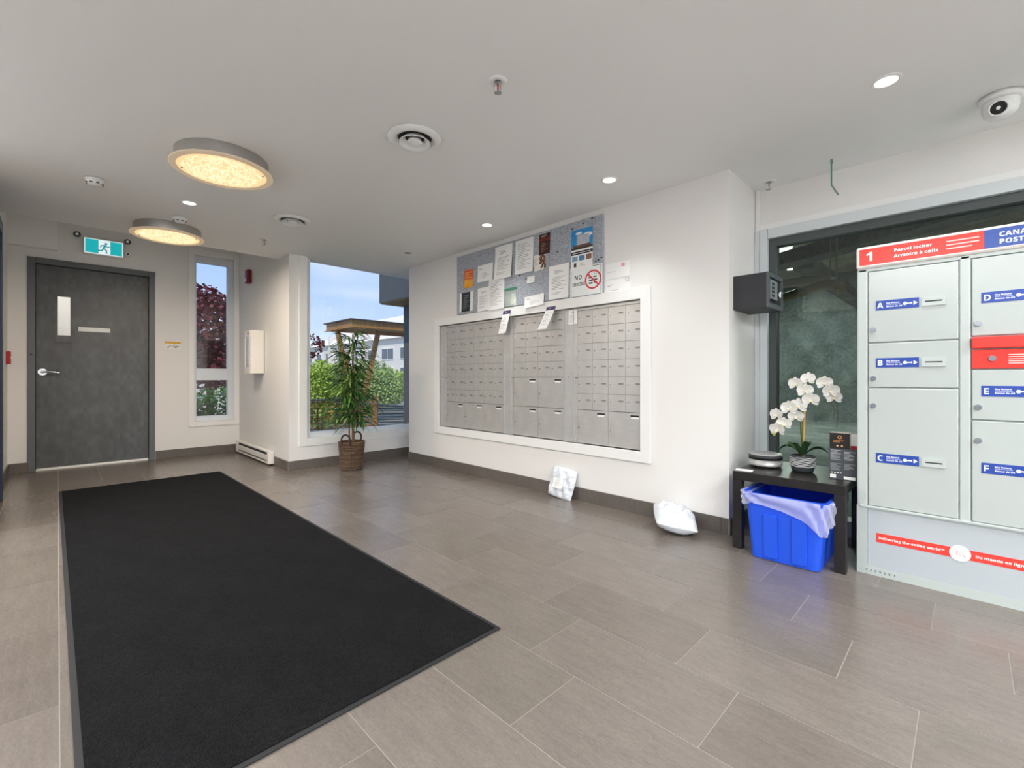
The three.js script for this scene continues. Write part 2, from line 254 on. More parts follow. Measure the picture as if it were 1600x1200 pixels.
// grey stair door
{
  const d = struct('door_1', null, null, 'dark grey steel door with narrow glass panel and lever handle'); d.userData.category = 'door';
  const z = -7.02;
  mesh('frame_jamb', B(-0.228, -0.17, 0, 2.283, z - 0.15, z + 0.018, 0.003), M.frameGrey, d); mesh('frame_jamb', B(0.782, 0.838, 0, 2.283, z - 0.15, z + 0.018, 0.003), M.frameGrey, d);
  mesh('frame_head', B(-0.17, 0.782, 2.222, 2.283, z - 0.15, z + 0.018, 0.003), M.frameGrey, d);
  mesh('stop', join(B(-0.17, -0.156, 0, 2.222, z - 0.15, z - 0.082), B(0.768, 0.782, 0, 2.222, z - 0.15, z - 0.082), B(-0.156, 0.768, 2.208, 2.222, z - 0.15, z - 0.082)), M.charcoal, d);
  const leaf = mesh('leaf', at(holed(-0.166, 0.778, 0.022, 2.216, [[0.0, 0.098, 1.465, 1.895]], 0.045), 0, 0, z - 0.08), M.doorGrey, d);
  mesh('glass_panel', B(0.0, 0.098, 1.465, 1.895, z - 0.06, z - 0.054), M.pane, leaf);
  mesh('glass_bead', at(holed(-0.028, 0.126, 1.385, 1.918, [[0.0, 0.098, 1.465, 1.895]], 0.012), 0, 0, z - 0.036), M.doorGrey, leaf);
  const h = mesh('lever_handle', join(at(cyl(0.036, 0.036, 0.014, 32).rotateX(Math.PI / 2), -0.118, 1.06, z - 0.028), at(cyl(0.011, 0.011, 0.05, 16).rotateX(Math.PI / 2), -0.118, 1.06, z), tube([V(-0.118, 1.06, z + 0.022), V(-0.09, 1.062, z + 0.026), V(-0.04, 1.06, z + 0.026), V(0.012, 1.052, z + 0.02)], 0.0105, 20, 10), at(new THREE.SphereGeometry(0.0105, 12, 8), 0.012, 1.052, z + 0.02), at(new THREE.SphereGeometry(0.013, 12, 8), -0.118, 1.06, z + 0.022)), M.chrome, d);
  h.userData.label = 'chrome lever handle';
  mesh('name_strip', B(0.162, 0.431, 1.521, 1.569, z - 0.035, z - 0.031), print(canvasTex(256, 46, (g, w, hh) => { g.fillStyle = '#f4f4f2'; g.fillRect(0, 0, w, hh); g.fillStyle = '#c9c9c9'; for (let x = 14; x < 236; x += 12) if (x < 100 || x > 122) g.fillRect(x, 19, 8, 9); })), d).userData.label = 'white strip with faint lettering';
  mesh('door_sweep', B(-0.166, 0.778, 0.002, 0.021, z - 0.075, z - 0.04), M.white, d);
  mesh('strike_button', at(cyl(0.009, 0.009, 0.006, 16).rotateX(Math.PI / 2), -0.2, 1.246, z + 0.02), M.charcoal, d);
}
// stair landing behind the door; unseen lamp placed to brighten the door glass
{
  struct('wall_stair', join(B(-0.9, 1.2, 0, 2.75, -9.3, -9.2), B(-0.9, -0.8, 0, 2.75, -9.2, -7.22), B(1.1, 1.2, 0, 2.75, -9.2, -7.22), B(-0.9, 1.2, 2.75, 2.9, -9.3, -7.22), B(-0.9, 1.2, -0.2, 0, -9.3, -7.22)), M.wall, 'white stair landing behind the grey door');
  const l = thing('unseen_stair_light', 'unseen round stair landing light, brightens the door glass from behind', 'light', [0.1, 2.74, -8.3]);
  mesh('diffuser', lathe([[0, -0.05], [0.1, -0.045], [0.14, -0.02], [0.15, 0]], 24), glow(new THREE.Color(1, 0.97, 0.9), 3), l);
  const p = new THREE.PointLight(new THREE.Color(1, 0.97, 0.92), 1.6); p.position.set(0, -0.16, 0); p.shadow.radius = 6; p.castShadow = true; l.add(p);
}
// navy door in the side wall, seen edge-on
{
  const d = struct('door_2', null, null, 'navy steel door in the side wall, seen nearly edge on'); d.userData.category = 'door';
  for (const [z0, z1] of [[-5.6, -5.5], [-4.64, -4.54]]) mesh('frame_jamb', B(-0.52, -0.318, 0, 2.26, z0, z1, 0.003), M.navy, d);
  mesh('frame_head', B(-0.52, -0.318, 2.17, 2.26, -5.5, -4.64, 0.003), M.navy, d);
  mesh('leaf', B(-0.45, -0.405, 0.01, 2.165, -5.497, -4.643), M.navy, d);
  mesh('lever_handle', join(at(cyl(0.03, 0.03, 0.02, 24).rotateZ(Math.PI / 2), -0.395, 1.05, -4.75), tube([V(-0.37, 1.05, -4.75), V(-0.35, 1.05, -4.78), V(-0.35, 1.05, -4.88)], 0.01, 12, 8)), M.chrome, d);
}

// ================================================================ CEILING FITTINGS
function roundLamp(x, z, label) {
  const l = thing('ceiling_lamp', label, 'lamp', [x, 2.325, z], 0, 'round crystal ceiling lamps');
  mesh('drum', lathe([[0, 0], [0.24, 0], [0.243, -0.004], [0.243, -0.074], [0.236, -0.074], [0.236, -0.02], [0, -0.02]], 72), std(0xb4b2af, 0.32, { metalness: 0.9 }), l);
  mesh('rim', lathe([[0.243, -0.072], [0.266, -0.074], [0.268, -0.079], [0.264, -0.084], [0.232, -0.085], [0.232, -0.078], [0.243, -0.072]], 72), glow(new THREE.Color(1.0, 0.72, 0.42), 0.35), l);
  mesh('diffuser', lathe([[0, -0.078], [0.2, -0.078], [0.236, -0.08]], 64), glow(new THREE.Color(1.0, 0.66, 0.3), 0.95), l).userData.label = 'glowing amber diffuser plate';
  const parts = [];
  for (let i = 0; i < 900; i++) { const r = 0.205 * Math.sqrt(rnd()), a = rnd(0, 6.283), s = rnd(0.0025, 0.0062), q = new THREE.OctahedronGeometry(s, 0); q.rotateX(rnd(0, 3)).rotateY(rnd(0, 3)); parts.push(at(q, r * Math.cos(a), -0.083, r * Math.sin(a))); }
  const c = mesh('crystals', join(parts), glow(new THREE.Color(1.0, 0.83, 0.52), 0.98, { roughness: 0.15 }), l); c.userData.kind = 'stuff'; c.userData.label = 'scattered clear crystal chips';
  for (const a of [0.5, 0.5 + Math.PI]) mesh('screw', at(cyl(0.004, 0.004, 0.006, 10), 0.215 * Math.cos(a), -0.082, 0.215 * Math.sin(a)), M.charcoal, l);
  const r = new THREE.RectAreaLight(WARM, ROUND_LAMP, 0.4, 0.4); r.position.set(0, -0.095, 0); r.rotation.x = -Math.PI / 2; l.add(r);
}
roundLamp(0.708, -3.185, 'large round amber crystal ceiling lamp nearer the mailboxes, in front of the lone downlight');
roundLamp(0.69, -5.0, 'round amber crystal ceiling lamp over the alcove by the exit sign');
function downlight(x, z, label, k = 1, r = 0.042) {
  const l = thing('downlight', label, 'downlight', [x, 2.325, z], 0, 'recessed downlights');
  mesh('trim_ring', lathe([[r, -0.002], [r + 0.002, -0.005], [r + 0.012, -0.005], [r + 0.016, 0]], 36), M.white, l);
  mesh('lens', lathe([[0, -0.003], [r, -0.003]], 32), k ? glow(new THREE.Color(1, 0.97, 0.92), 2.2) : std(0x8c8c88, 0.3), l);
  if (!k) return;
  const s = new THREE.SpotLight(NEUTRAL, DOWNLIGHT * k, 0, 0.85, 1, 2); s.position.set(0, -0.02, 0); s.target.position.set(0, -2, 0); s.shadow.radius = 2; s.castShadow = true; l.add(s, s.target);
}
downlight(2.616, -1.7, 'lit downlight over the wall end beside the no smoking sign', 0.32);
downlight(2.638, -2.952, 'small lit downlight over the middle of the notice board', 0.32);
downlight(2.63, -4.205, 'unlit downlight near the large garden window', 0);
downlight(2.62, -0.26, 'lit downlight in front of the parcel locker, beside the dome camera', 0.4);
downlight(0.706, -4.172, 'lit downlight between the two round ceiling lamps', 0.5);
for (const [x, z, label] of [[-1.5, -3.3, 'unseen light panel over the entrance bay by its wall, lights the lobby'], [-1.5, -0.4, 'second unseen light panel along the glazed entrance, lights the lobby'], [-1.5, 0.95, 'third unseen light panel along the glazed entrance, lights the lobby'], [-1.5, 2.22, 'last unseen light panel along the glazed entrance, lights the lobby'], [0.6, 1.3, 'unseen light panel behind the mat, lights the near floor and walls'], [2.3, 1.7, 'unseen light panel opposite the garage glass end, lights the locker side']]) {  // ceiling panels out of view, placed to light the lobby evenly
  const l = thing('unseen_light_panel', label, 'light', [x, 2.325, z], 0, 'unseen ceiling light panels');
  mesh('frame', at(holed(-0.32, 0.32, -0.62, 0.62, [[-0.3, 0.3, -0.6, 0.6]], 0.012).rotateX(Math.PI / 2), 0, 0, 0), M.white, l); mesh('diffuser', B(-0.3, 0.3, -0.008, -0.001, -0.6, 0.6), glow(NEUTRAL, 2), l);
  const r = new THREE.RectAreaLight(NEUTRAL, UNSEEN_PANEL, 0.6, 1.2); r.position.set(0, -0.016, 0); r.rotation.x = -Math.PI / 2; l.add(r);
}
function airVent(x, z, label) {
  const v = thing('ceiling_vent', label, 'vent', [x, 2.325, z], 0, 'round ceiling vents');
  mesh('outer_ring', lathe([[0.135, 0], [0.146, -0.004], [0.144, -0.012], [0.118, -0.022], [0.1, -0.018], [0.092, 0]], 56), M.plastic, v);
  mesh('throat', lathe([[0, -0.001], [0.093, -0.001]], 40), M.black, v);
  mesh('middle_cone', lathe([[0.052, -0.004], [0.06, -0.018], [0.082, -0.034], [0.086, -0.03], [0.066, -0.012], [0.056, -0.002]], 48), M.plastic, v);
  mesh('centre_disc', lathe([[0, -0.036], [0.03, -0.035], [0.04, -0.028], [0.036, -0.012], [0, -0.006]], 36), M.plastic, v);
}
airVent(1.395, -2.159, 'round white ceiling vent between sprinkler and crystal lamp');
airVent(1.392, -4.0, 'round white ceiling vent nearer the large window');
function sprinkler(x, z, label) {
  const s = thing('sprinkler_head', label, 'sprinkler', [x, 2.325, z], 0, 'fire sprinklers');
  mesh('escutcheon', lathe([[0.018, -0.004], [0.03, -0.008], [0.04, -0.004], [0.042, 0]], 32), M.plastic, s);
  mesh('frame_arms', join(tube([V(-0.012, 0, 0), V(-0.016, -0.025, 0), V(-0.004, -0.05, 0)], 0.0028, 12, 6), tube([V(0.012, 0, 0), V(0.016, -0.025, 0), V(0.004, -0.05, 0)], 0.0028, 12, 6), at(cyl(0.013, 0.013, 0.016, 16), 0, -0.006, 0)), M.chrome, s);
  mesh('bulb', at(cyl(0.0035, 0.0035, 0.034, 10), 0, -0.03, 0), M.red, s);
  mesh('deflector', at(cyl(0.017, 0.017, 0.002, 20), 0, -0.052, 0), M.steel, s);
}
sprinkler(1.393, -1.486, 'chrome sprinkler head on the open ceiling before the round vent');
sprinkler(3.405, -0.955, 'sprinkler head in the ceiling corner over the black safe');
sprinkler(1.401, -4.767, 'small sprinkler head near the pier with the red strobe');
function smokeAlarm(x, z, label, r = 0.055) {
  const s = thing('smoke_detector', label, 'smoke detector', [x, 2.325, z], 0, 'ceiling smoke detectors');
  mesh('base', lathe([[0, 0], [r, 0], [r, -0.01], [r * 0.92, -0.016], [0, -0.016]], 40), M.plastic, s);
  mesh('cover', lathe([[r * 0.86, -0.016], [r * 0.8, -0.03], [r * 0.55, -0.042], [0, -0.044]], 40), M.plastic, s);
  for (let k = 0; k < 8; k++) { const a = k * Math.PI / 4 + 0.3; mesh('slot', B(-0.009, 0.009, -0.0345, -0.0285, r * 0.76, r * 0.81).rotateY(a), M.black, s); }
}
smokeAlarm(0.174, -4.121, 'white smoke detector alone on the darker side of the ceiling');
smokeAlarm(0.715, -4.613, 'white smoke detector directly behind a round crystal lamp');
// dome camera
{
  const c = thing('dome_camera', 'white dome security camera on the ceiling near the parcel locker', 'camera', [3.14, 2.325, 0.105]);
  mesh('base', lathe([[0, 0], [0.075, 0], [0.076, -0.02], [0.07, -0.032], [0, -0.034]], 48), M.plastic, c);
  mesh('housing', lathe([[0.064, -0.03], [0.064, -0.06], [0.058, -0.082], [0.042, -0.1], [0, -0.106]], 48), M.plastic, c);
  const eye = mesh('eye', new THREE.SphereGeometry(0.043, 28, 20), M.plastic, c, [-0.03, -0.066, -0.004]);
  const dir = V(-3.1, -1.2, -0.3).normalize();
  const lens = mesh('lens', at(cyl(0.028, 0.028, 0.012, 28), 0, 0.036, 0), M.blackGloss, eye); lens.quaternion.setFromUnitVectors(V(0, 1, 0), dir);
  const ring = mesh('lens_ring', new THREE.TorusGeometry(0.031, 0.004, 10, 32).rotateX(Math.PI / 2).translate(0, 0.04, 0), M.white, eye); ring.quaternion.copy(lens.quaternion);
}
// glass plate under the ceiling
{
  const g = thing('glass_plate', 'small clear glass plate hanging under the ceiling above the dark glass', 'glass plate', [3.42, 2.165, -0.587]);
  mesh('plate', B(-0.1, 0.108, 0.003, 0.158, -0.003, 0.003), M.pane, g); mesh('edge', join(B(-0.104, -0.1, 0, 0.158, -0.004, 0.004), B(-0.1, 0.108, 0, 0.004, -0.004, 0.004)), std(0x5f9488, 0.2), g).userData.label = 'teal polished edge';
  mesh('clip', B(-0.1, -0.085, 0.135, 0.16, -0.008, 0.008, 0.002), M.chrome, g);
}

// ================================================================ ON THE DOOR WALL
{
  const s = thing('exit_sign', 'lit green running man exit sign above the grey door', 'exit sign', [0.372, 2.4, -7.0]);
  mesh('housing', B(-0.172, 0.172, -0.015, 0.172, -0.02, 0.045, 0.006), M.plastic, s);
  const tex = canvasTex(512, 256, (g, w, h) => {
    g.fillStyle = '#e9fbfa'; g.fillRect(0, 0, w, h); g.fillStyle = '#18b7bd'; g.fillRect(10, 10, 172, h - 20); g.fillRect(340, 10, 162, h - 20);
    g.fillStyle = '#f6ffff'; g.fillRect(182, 10, 158, h - 20);
    g.fillStyle = '#1c8f99'; g.strokeStyle = '#1c8f99'; g.lineCap = 'round'; g.lineJoin = 'round';
    g.beginPath(); g.arc(282, 62, 19, 0, 7); g.fill();
    g.lineWidth = 30; g.beginPath(); g.moveTo(268, 96); g.lineTo(252, 146); g.stroke();
    g.lineWidth = 15; g.beginPath(); g.moveTo(266, 92); g.lineTo(224, 98); g.lineTo(208, 130); g.stroke(); g.beginPath(); g.moveTo(272, 92); g.lineTo(300, 116); g.lineTo(332, 108); g.stroke();
    g.lineWidth = 19; g.beginPath(); g.moveTo(252, 146); g.lineTo(286, 176); g.lineTo(290, 226); g.stroke(); g.beginPath(); g.moveTo(248, 148); g.lineTo(228, 190); g.lineTo(182, 192); g.stroke();
  });
  mesh('lit_face', B(-0.163, 0.163, 0.0, 0.163, 0.044, 0.049), std(0x223333, 0.4, { emissive: 0xffffff, emissiveMap: tex, emissiveIntensity: 0.85 }), s);
  const fg = s.children[1].geometry, fu = fg.attributes.uv, fp = fg.attributes.position; for (let i = 0; i < fu.count; i++) fu.setXY(i, (fp.getX(i) + 0.163) / 0.326, fp.getY(i) / 0.163);
  const r = new THREE.RectAreaLight(0x8ff2ee, 0.7, 0.3, 0.15); r.position.set(0, 0.08, 0.055); r.rotation.y = Math.PI; s.add(r);
  for (const [x, y, side] of [[0.15, 2.59, 'on the bulkhead side'], [0.58, 2.594, 'on the narrow window side']]) {
    const e = thing('emergency_lamp', 'small round emergency spot head beside the exit sign, ' + side, 'emergency lamp', [x, y, -7.02], 0, 'spot heads of the exit sign');
    mesh('mount', at(cyl(0.016, 0.016, 0.03, 16).rotateX(Math.PI / 2), 0, 0, 0.015), M.steel, e);
    mesh('bezel', new THREE.TorusGeometry(0.024, 0.007, 10, 28).translate(0, 0, 0.04), M.charcoal, e);
    mesh('reflector', lathe([[0, 0.0], [0.024, 0.012], [0.026, 0.0]], 28).rotateX(Math.PI / 2).translate(0, 0, 0.03), M.chrome, e);
  }
  const d = thing('door_sensor', 'small white round sensor under the exit sign spot head', 'sensor', [0.585, 2.455, -7.02]);
  mesh('cover', at(cyl(0.03, 0.026, 0.02, 28).rotateX(Math.PI / 2), 0, 0, 0.01), M.plastic, d); mesh('eye', at(cyl(0.009, 0.009, 0.006, 14).rotateX(Math.PI / 2), 0, 0, 0.022), M.charcoal, d);
}
function textured(name, x0, x1, y0, y1, z0, z1, tex, parent, side = M.white, rough) {           // thin board, its front (+z) printed
  const g = new THREE.BoxGeometry(x1 - x0, y1 - y0, z1 - z0); g.translate((x0 + x1) / 2, (y0 + y1) / 2, (z0 + z1) / 2);
  const o = new THREE.Mesh(g, [side, side, side, side, print(tex, rough), side]); o.name = name; parent.add(o); return o;
}
{
  const s = thing('stair_notice', 'small white wall notice with a yellow band and stair symbol', 'notice', [1.017, 1.4, -7.02]);
  textured('board', -0.08, 0.08, -0.048, 0.048, 0, 0.004, canvasTex(160, 96, (g, w, h) => {
    g.fillStyle = '#f1f0ec'; g.fillRect(0, 0, w, h); g.fillStyle = '#e2ae1e'; g.fillRect(0, 0, w, 24); g.strokeStyle = '#333'; g.lineWidth = 4; g.beginPath(); g.moveTo(22, 78); g.lineTo(34, 78); g.lineTo(34, 66); g.lineTo(46, 66); g.lineTo(46, 54); g.lineTo(58, 54); g.lineTo(58, 44); g.stroke();
    g.fillStyle = '#555'; for (const [x, y, l] of [[84, 38, 44], [74, 54, 70], [96, 70, 26]]) for (let i = 0; i < l; i += 9) g.fillRect(x + i, y, 6, 9);
  }), s);
}
{
  const p = thing('pull_station', 'red fire alarm pull station in the corner beside the door', 'fire alarm', [-0.37, 1.2, -6.86], Math.PI / 2);
  mesh('body', B(-0.045, 0.045, -0.065, 0.065, 0, 0.032, 0.006), M.red, p); mesh('pull_bar', B(-0.032, 0.032, -0.012, 0.01, 0.03, 0.046, 0.004), M.white, p);
}
{
  const s = thing('fire_strobe', 'dark red fire alarm strobe high on the pier', 'fire alarm', [1.75, 2.29, -6.5], WALLTURN);
  mesh('body', B(-0.055, 0.055, -0.088, 0.088, 0, 0.055, 0.016), M.darkred, s); mesh('strobe_lens', B(-0.028, 0.028, -0.066, -0.03, 0.05, 0.066, 0.006), M.chrome, s);
}
{
  const c = thing('extinguisher_cabinet', 'white metal box with a clear front on the pier wall', 'cabinet', [1.75, 1.05, -6.055], WALLTURN);
  mesh('body', join(B(-0.108, 0.108, 0, 0.51, 0, 0.004), B(-0.108, -0.104, 0, 0.51, 0, 0.155), B(0.104, 0.108, 0, 0.51, 0, 0.155), B(-0.104, 0.104, 0, 0.004, 0, 0.155), B(-0.104, 0.104, 0.506, 0.51, 0, 0.155)), M.offwhite, c);
  mesh('front_frame', at(holed(-0.108, 0.108, 0, 0.51, [[-0.075, 0.075, 0.075, 0.43]], 0.008), 0, 0, 0.152), M.offwhite, c);
  mesh('clear_front', B(-0.076, 0.076, 0.074, 0.431, 0.153, 0.157), M.pane, c);
  mesh('lock', at(cyl(0.01, 0.01, 0.008, 16).rotateX(Math.PI / 2), 0.05, 0.47, 0.162), M.charcoal, c);
  const e = thing('fire_extinguisher', 'silver fire extinguisher inside the white box on the pier', 'extinguisher', [1.675, 1.056, -6.055], WALLTURN);
  mesh('cylinder', lathe([[0, 0], [0.05, 0.002], [0.055, 0.02], [0.055, 0.3], [0.04, 0.34], [0.018, 0.36], [0.018, 0.38], [0, 0.38]], 28), M.chrome, e); mesh('valve', B(-0.015, 0.03, 0.38, 0.42, -0.012, 0.012, 0.004), M.charcoal, e);
}
{
  const h = thing('baseboard_heater', 'low white electric baseboard heater along the pier', 'heater', [1.739, 0, -6.235], WALLTURN);
  const L = 0.66;
  mesh('back_plate', B(-L, L, 0.02, 0.162, 0, 0.006), M.offwhite, h);
  mesh('top_hood', B(-L + 0.03, L - 0.03, 0.142, 0.162, 0.006, 0.05, 0.004), M.offwhite, h);
  mesh('front_panel', B(-L + 0.03, L - 0.03, 0.058, 0.118, 0.048, 0.056, 0.003), M.offwhite, h);
  mesh('bottom_lip', B(-L + 0.03, L - 0.03, 0.02, 0.036, 0.006, 0.056, 0.004), M.offwhite, h);
  mesh('heating_fins', B(-L + 0.04, L - 0.04, 0.05, 0.13, 0.01, 0.04), M.charcoal, h);
  for (const x of [-L, L - 0.055]) mesh('end_cap', B(x, x + 0.055, 0.02, 0.165, 0.006, 0.06, 0.004), M.offwhite, h);
}

// ================================================================ ENTRANCE MAT
{
  const m = thing('entrance_mat', 'long black entrance mat lying on the tiles', 'mat', [0.626, 0, -3.46], 0.006);
  mesh('pile', B(-0.59, 0.59, 0.001, 0.01, -2.135, 2.135, 0.003), M.carpet, m);
  mesh('rubber_border', join(B(-0.607, -0.588, 0.0005, 0.007, -2.15, 2.15, 0.002), B(0.588, 0.607, 0.0005, 0.007, -2.15, 2.15, 0.002), B(-0.59, 0.59, 0.0005, 0.007, -2.15, -2.133, 0.002), B(-0.59, 0.59, 0.0005, 0.007, 2.133, 2.15, 0.002)), M.carpetEdge, m);
}

// ================================================================ MAILBOXES
{
  const s = thing('mailbox_surround', 'white board frame around the three banks of mailboxes', 'frame', [3.02, 0.382, -2.93], WALLTURN);
  const W = 1.319, H = 1.277, b = 0.078;
  for (const [a, c, d, e] of [[-W, -W + b, 0, H], [W - b, W, 0, H], [-W + b, W - b, 0, b], [-W + b, W - b, H - b - 0.006, H]]) mesh('board', B(a, c, d, e, 0, 0.02, 0.002), M.trim, s);
}
const lockGeo = join(at(cyl(0.0075, 0.0075, 0.006, 14).rotateX(Math.PI / 2), 0, 0, 0.003), B(-0.0015, 0.0015, -0.004, 0.004, 0.005, 0.0065)), plateGeo = B(-0.02, 0.02, -0.007, 0.007, 0, 0.0018), slotGeo = B(-0.036, 0.036, 0.002, 0.014, 0, 0.002), cardGeo = B(-0.032, 0.032, -0.014, 0.001, 0, 0.0015);
const numTex = canvasTex(128, 44, (g, w, h) => { g.fillStyle = '#9a9a98'; g.fillRect(0, 0, w, h); g.fillStyle = '#6c6c6a'; for (let x = 12; x < 112; x += 18) g.fillRect(x, 12, 11, 20); });
const numMat = std(0xffffff, 0.5, { map: numTex, metalness: 0.3 });
{ const u = plateGeo.attributes.uv, p = plateGeo.attributes.position; for (let i = 0; i < u.count; i++) u.setXY(i, (p.getX(i) + 0.02) / 0.04, (p.getY(i) + 0.007) / 0.014); }
function mailboxUnit(label, cols, zFirst, bigRows, bigEdges, rows) {        // cols: z of the column edges
  const z0 = zFirst, z1 = cols[cols.length - 1], zc = (z0 + z1) / 2, u = thing('mailbox_unit', label, 'mailboxes', [3.04, 0.462, zc], WALLTURN);
  const Y = (y) => y - 0.462, X = (z) => z - zc;
  mesh('body', B(X(z0), X(z1), 0, 1.108, -0.06, -0.006), M.gap, u);
  mesh('header', B(X(z0), X(z1), Y(1.55), Y(1.572), -0.006, 0.001, 0.001), M.aluFrame, u);
  mesh('hinge_stile', B(X(z0), X(cols[0]) - 0.001, 0, Y(1.549), -0.006, 0.003, 0.001), M.aluFrame, u);
  const door = (za, zb, ya, yb, big) => {
    const d = mesh('door', B(-(zb - za) / 2 + 0.001, (zb - za) / 2 - 0.001, -(yb - ya) / 2 + 0.001, (yb - ya) / 2 - 0.001, -0.006, 0, 0.001), M.alu, u, [X((za + zb) / 2), Y((ya + yb) / 2), 0]);
    const w = zb - za, h = yb - ya;
    mesh('lock', lockGeo, M.steel, d, [-w / 2 + 0.02, big ? -0.01 : 0.006, 0]);
    if (big) { mesh('slot', slotGeo, M.black, d, [w / 2 - 0.065, h / 2 - 0.032, 0]); mesh('card', cardGeo, M.white, d, [w / 2 - 0.065, h / 2 - 0.032, 0]); }
    else mesh('number_plate', plateGeo, numMat, d, [w / 2 - 0.04, 0.014, 0]);
  };
  for (let r = 0; r < rows.length - 1; r++) for (let c = 0; c < cols.length - 1; c++) door(cols[c], cols[c + 1], rows[r + 1], rows[r], false);
  for (const [ya, yb] of bigRows) for (let c = 0; c < bigEdges.length - 1; c++) door(bigEdges[c], bigEdges[c + 1], ya, yb, true);
  mesh('master_handle', B(X(cols[0]) - 0.012, X(cols[0]) + 0.022, Y(0.998), Y(1.006), 0, 0.016, 0.002), M.chrome, u);
  return u;
}
const R6 = [1.548, 1.413, 1.277, 1.142, 1.005, 0.87, 0.738], R4 = R6.slice(0, 5);
mailboxUnit('bank of six mailbox columns nearest the large window', [-4.068, -3.918, -3.762, -3.608, -3.453, -3.305, -3.165], -4.078, [[0.464, 0.736]], [-4.068, -3.762, -3.453, -3.165], R6);
mailboxUnit('middle bank of mailboxes with four large parcel doors', [-3.03, -2.872, -2.72, -2.569, -2.426], -3.046, [[0.736, 1.003], [0.464, 0.734]], [-3.03, -2.72, -2.426], R4);
mailboxUnit('bank of four mailbox columns below the no smoking sign', [-2.286, -2.135, -1.987, -1.832, -1.688], -2.302, [[0.464, 0.736]], [-2.286, -1.987, -1.688], R6);
function pilaster(z0, z1, label) {
  const p = thing('mailbox_pilaster', label, 'metal panel', [3.04, 0.462, (z0 + z1) / 2], WALLTURN, 'metal strips between the mailboxes');
  const w = (z1 - z0) / 2;
  mesh('panel', B(-w, w, 0, 1.11, -0.03, 0.004, 0.002), M.aluFrame, p); for (const x of [-w + 0.012, w - 0.012]) mesh('fold', B(x - 0.003, x + 0.003, 0, 1.11, 0.003, 0.01, 0.001), M.aluFrame, p);
  mesh('lock', lockGeo, M.steel, p, [-0.005, 0.545, 0.004]);
}
pilaster(-4.183, -4.08, 'narrow metal strip at the window end of the mailboxes');
pilaster(-3.163, -3.048, 'narrow metal strip between the six column bank and middle bank');
pilaster(-2.424, -2.304, 'narrow metal strip with a paper note, between middle and four column banks');

// ================================================================ NOTICE BOARD AND PAPERS
single('notice_board', B(-0.914, 0.914, 0, 0.612, 0, 0.02, 0.003), M.felt, 'long grey felt notice board above the mailboxes', 'notice board', [3.02, 1.664, -2.924], WALLTURN);
const lines = (g, x, y, w, n, step, c = '#9b9b9b', th = 3) => { g.fillStyle = c; for (let i = 0; i < n; i++) g.fillRect(x, y + i * step, w * (0.75 + 0.25 * Math.sin(i * 2.3 + x)), th); };
const letterTex = [canvasTex(180, 250, (g, w, h) => { g.fillStyle = '#f5f5f3'; g.fillRect(0, 0, w, h); lines(g, 50, 40, 80, 3, 10, '#777'); lines(g, 26, 88, 130, 9, 11); lines(g, 26, 200, 90, 2, 11); }), canvasTex(180, 250, (g, w, h) => { g.fillStyle = '#f3f3f2'; g.fillRect(0, 0, w, h); lines(g, 22, 30, 130, 16, 12); })];
const cardTex = canvasTex(180, 120, (g, w, h) => { g.fillStyle = '#f5f5f3'; g.fillRect(0, 0, w, h); lines(g, 18, 20, 40, 2, 9, '#888'); lines(g, 50, 60, 90, 3, 14); });
const orangeTex = canvasTex(120, 180, (g, w, h) => { g.fillStyle = '#e2642c'; g.fillRect(0, 0, w, h); g.fillStyle = '#f0a52c'; g.fillRect(0, h * 0.55, w, h * 0.45); lines(g, 14, 24, 90, 7, 18, '#f7c77a', 6); });
const darkTex = canvasTex(120, 160, (g, w, h) => { g.fillStyle = '#2b3138'; g.fillRect(0, 0, w, h); g.fillStyle = '#f2f2f0'; g.fillRect(0, 0, 18, h); g.fillRect(w - 26, 0, 26, h); lines(g, 32, 24, 56, 8, 15, '#7d8a93', 5); });
const brownTex = canvasTex(120, 190, (g, w, h) => { g.fillStyle = '#3c2019'; g.fillRect(0, 0, w, h); g.fillStyle = '#7c2a1e'; g.fillRect(0, 40, w, 26); lines(g, 22, 14, 76, 2, 10, '#d9c5ae', 4); lines(g, 24, 84, 72, 6, 15, '#a98a6b', 4); });
const posterTex = canvasTex(256, 420, (g, w, h) => {
  g.fillStyle = '#2f8fd0'; g.fillRect(0, 0, w, 190); g.fillStyle = '#e8eef2'; g.beginPath(); g.ellipse(190, 70, 60, 22, 0, 0, 7); g.fill(); g.beginPath(); g.ellipse(90, 40, 40, 14, 0, 0, 7); g.fill();
  g.fillStyle = '#c9ccd0'; g.fillRect(64, 60, 150, 120); g.fillStyle = '#8f98a4'; for (let r = 0; r < 5; r++) for (let c = 0; c < 8; c++) g.fillRect(72 + c * 18, 68 + r * 22, 10, 12); g.fillStyle = '#6d4d42'; g.fillRect(20, 160, 210, 40); g.fillStyle = '#3d3530'; g.fillRect(0, 186, w, 20);
  g.fillStyle = '#f3f3f1'; g.fillRect(0, 206, w, h - 206); g.fillStyle = '#1e1c1c'; g.fillRect(0, 226, w, 34); lines(g, 14, 240, 220, 1, 1, '#ddd', 7);
  for (const [x, c] of [[12, '#7fa6c0'], [96, '#5b86a8'], [178, '#8a6455']]) { g.fillStyle = c; g.fillRect(x, 274, 66, 52); } g.fillStyle = '#444'; g.fillRect(34, 344, 30, 42); lines(g, 110, 352, 60, 3, 12, '#999', 4);
});
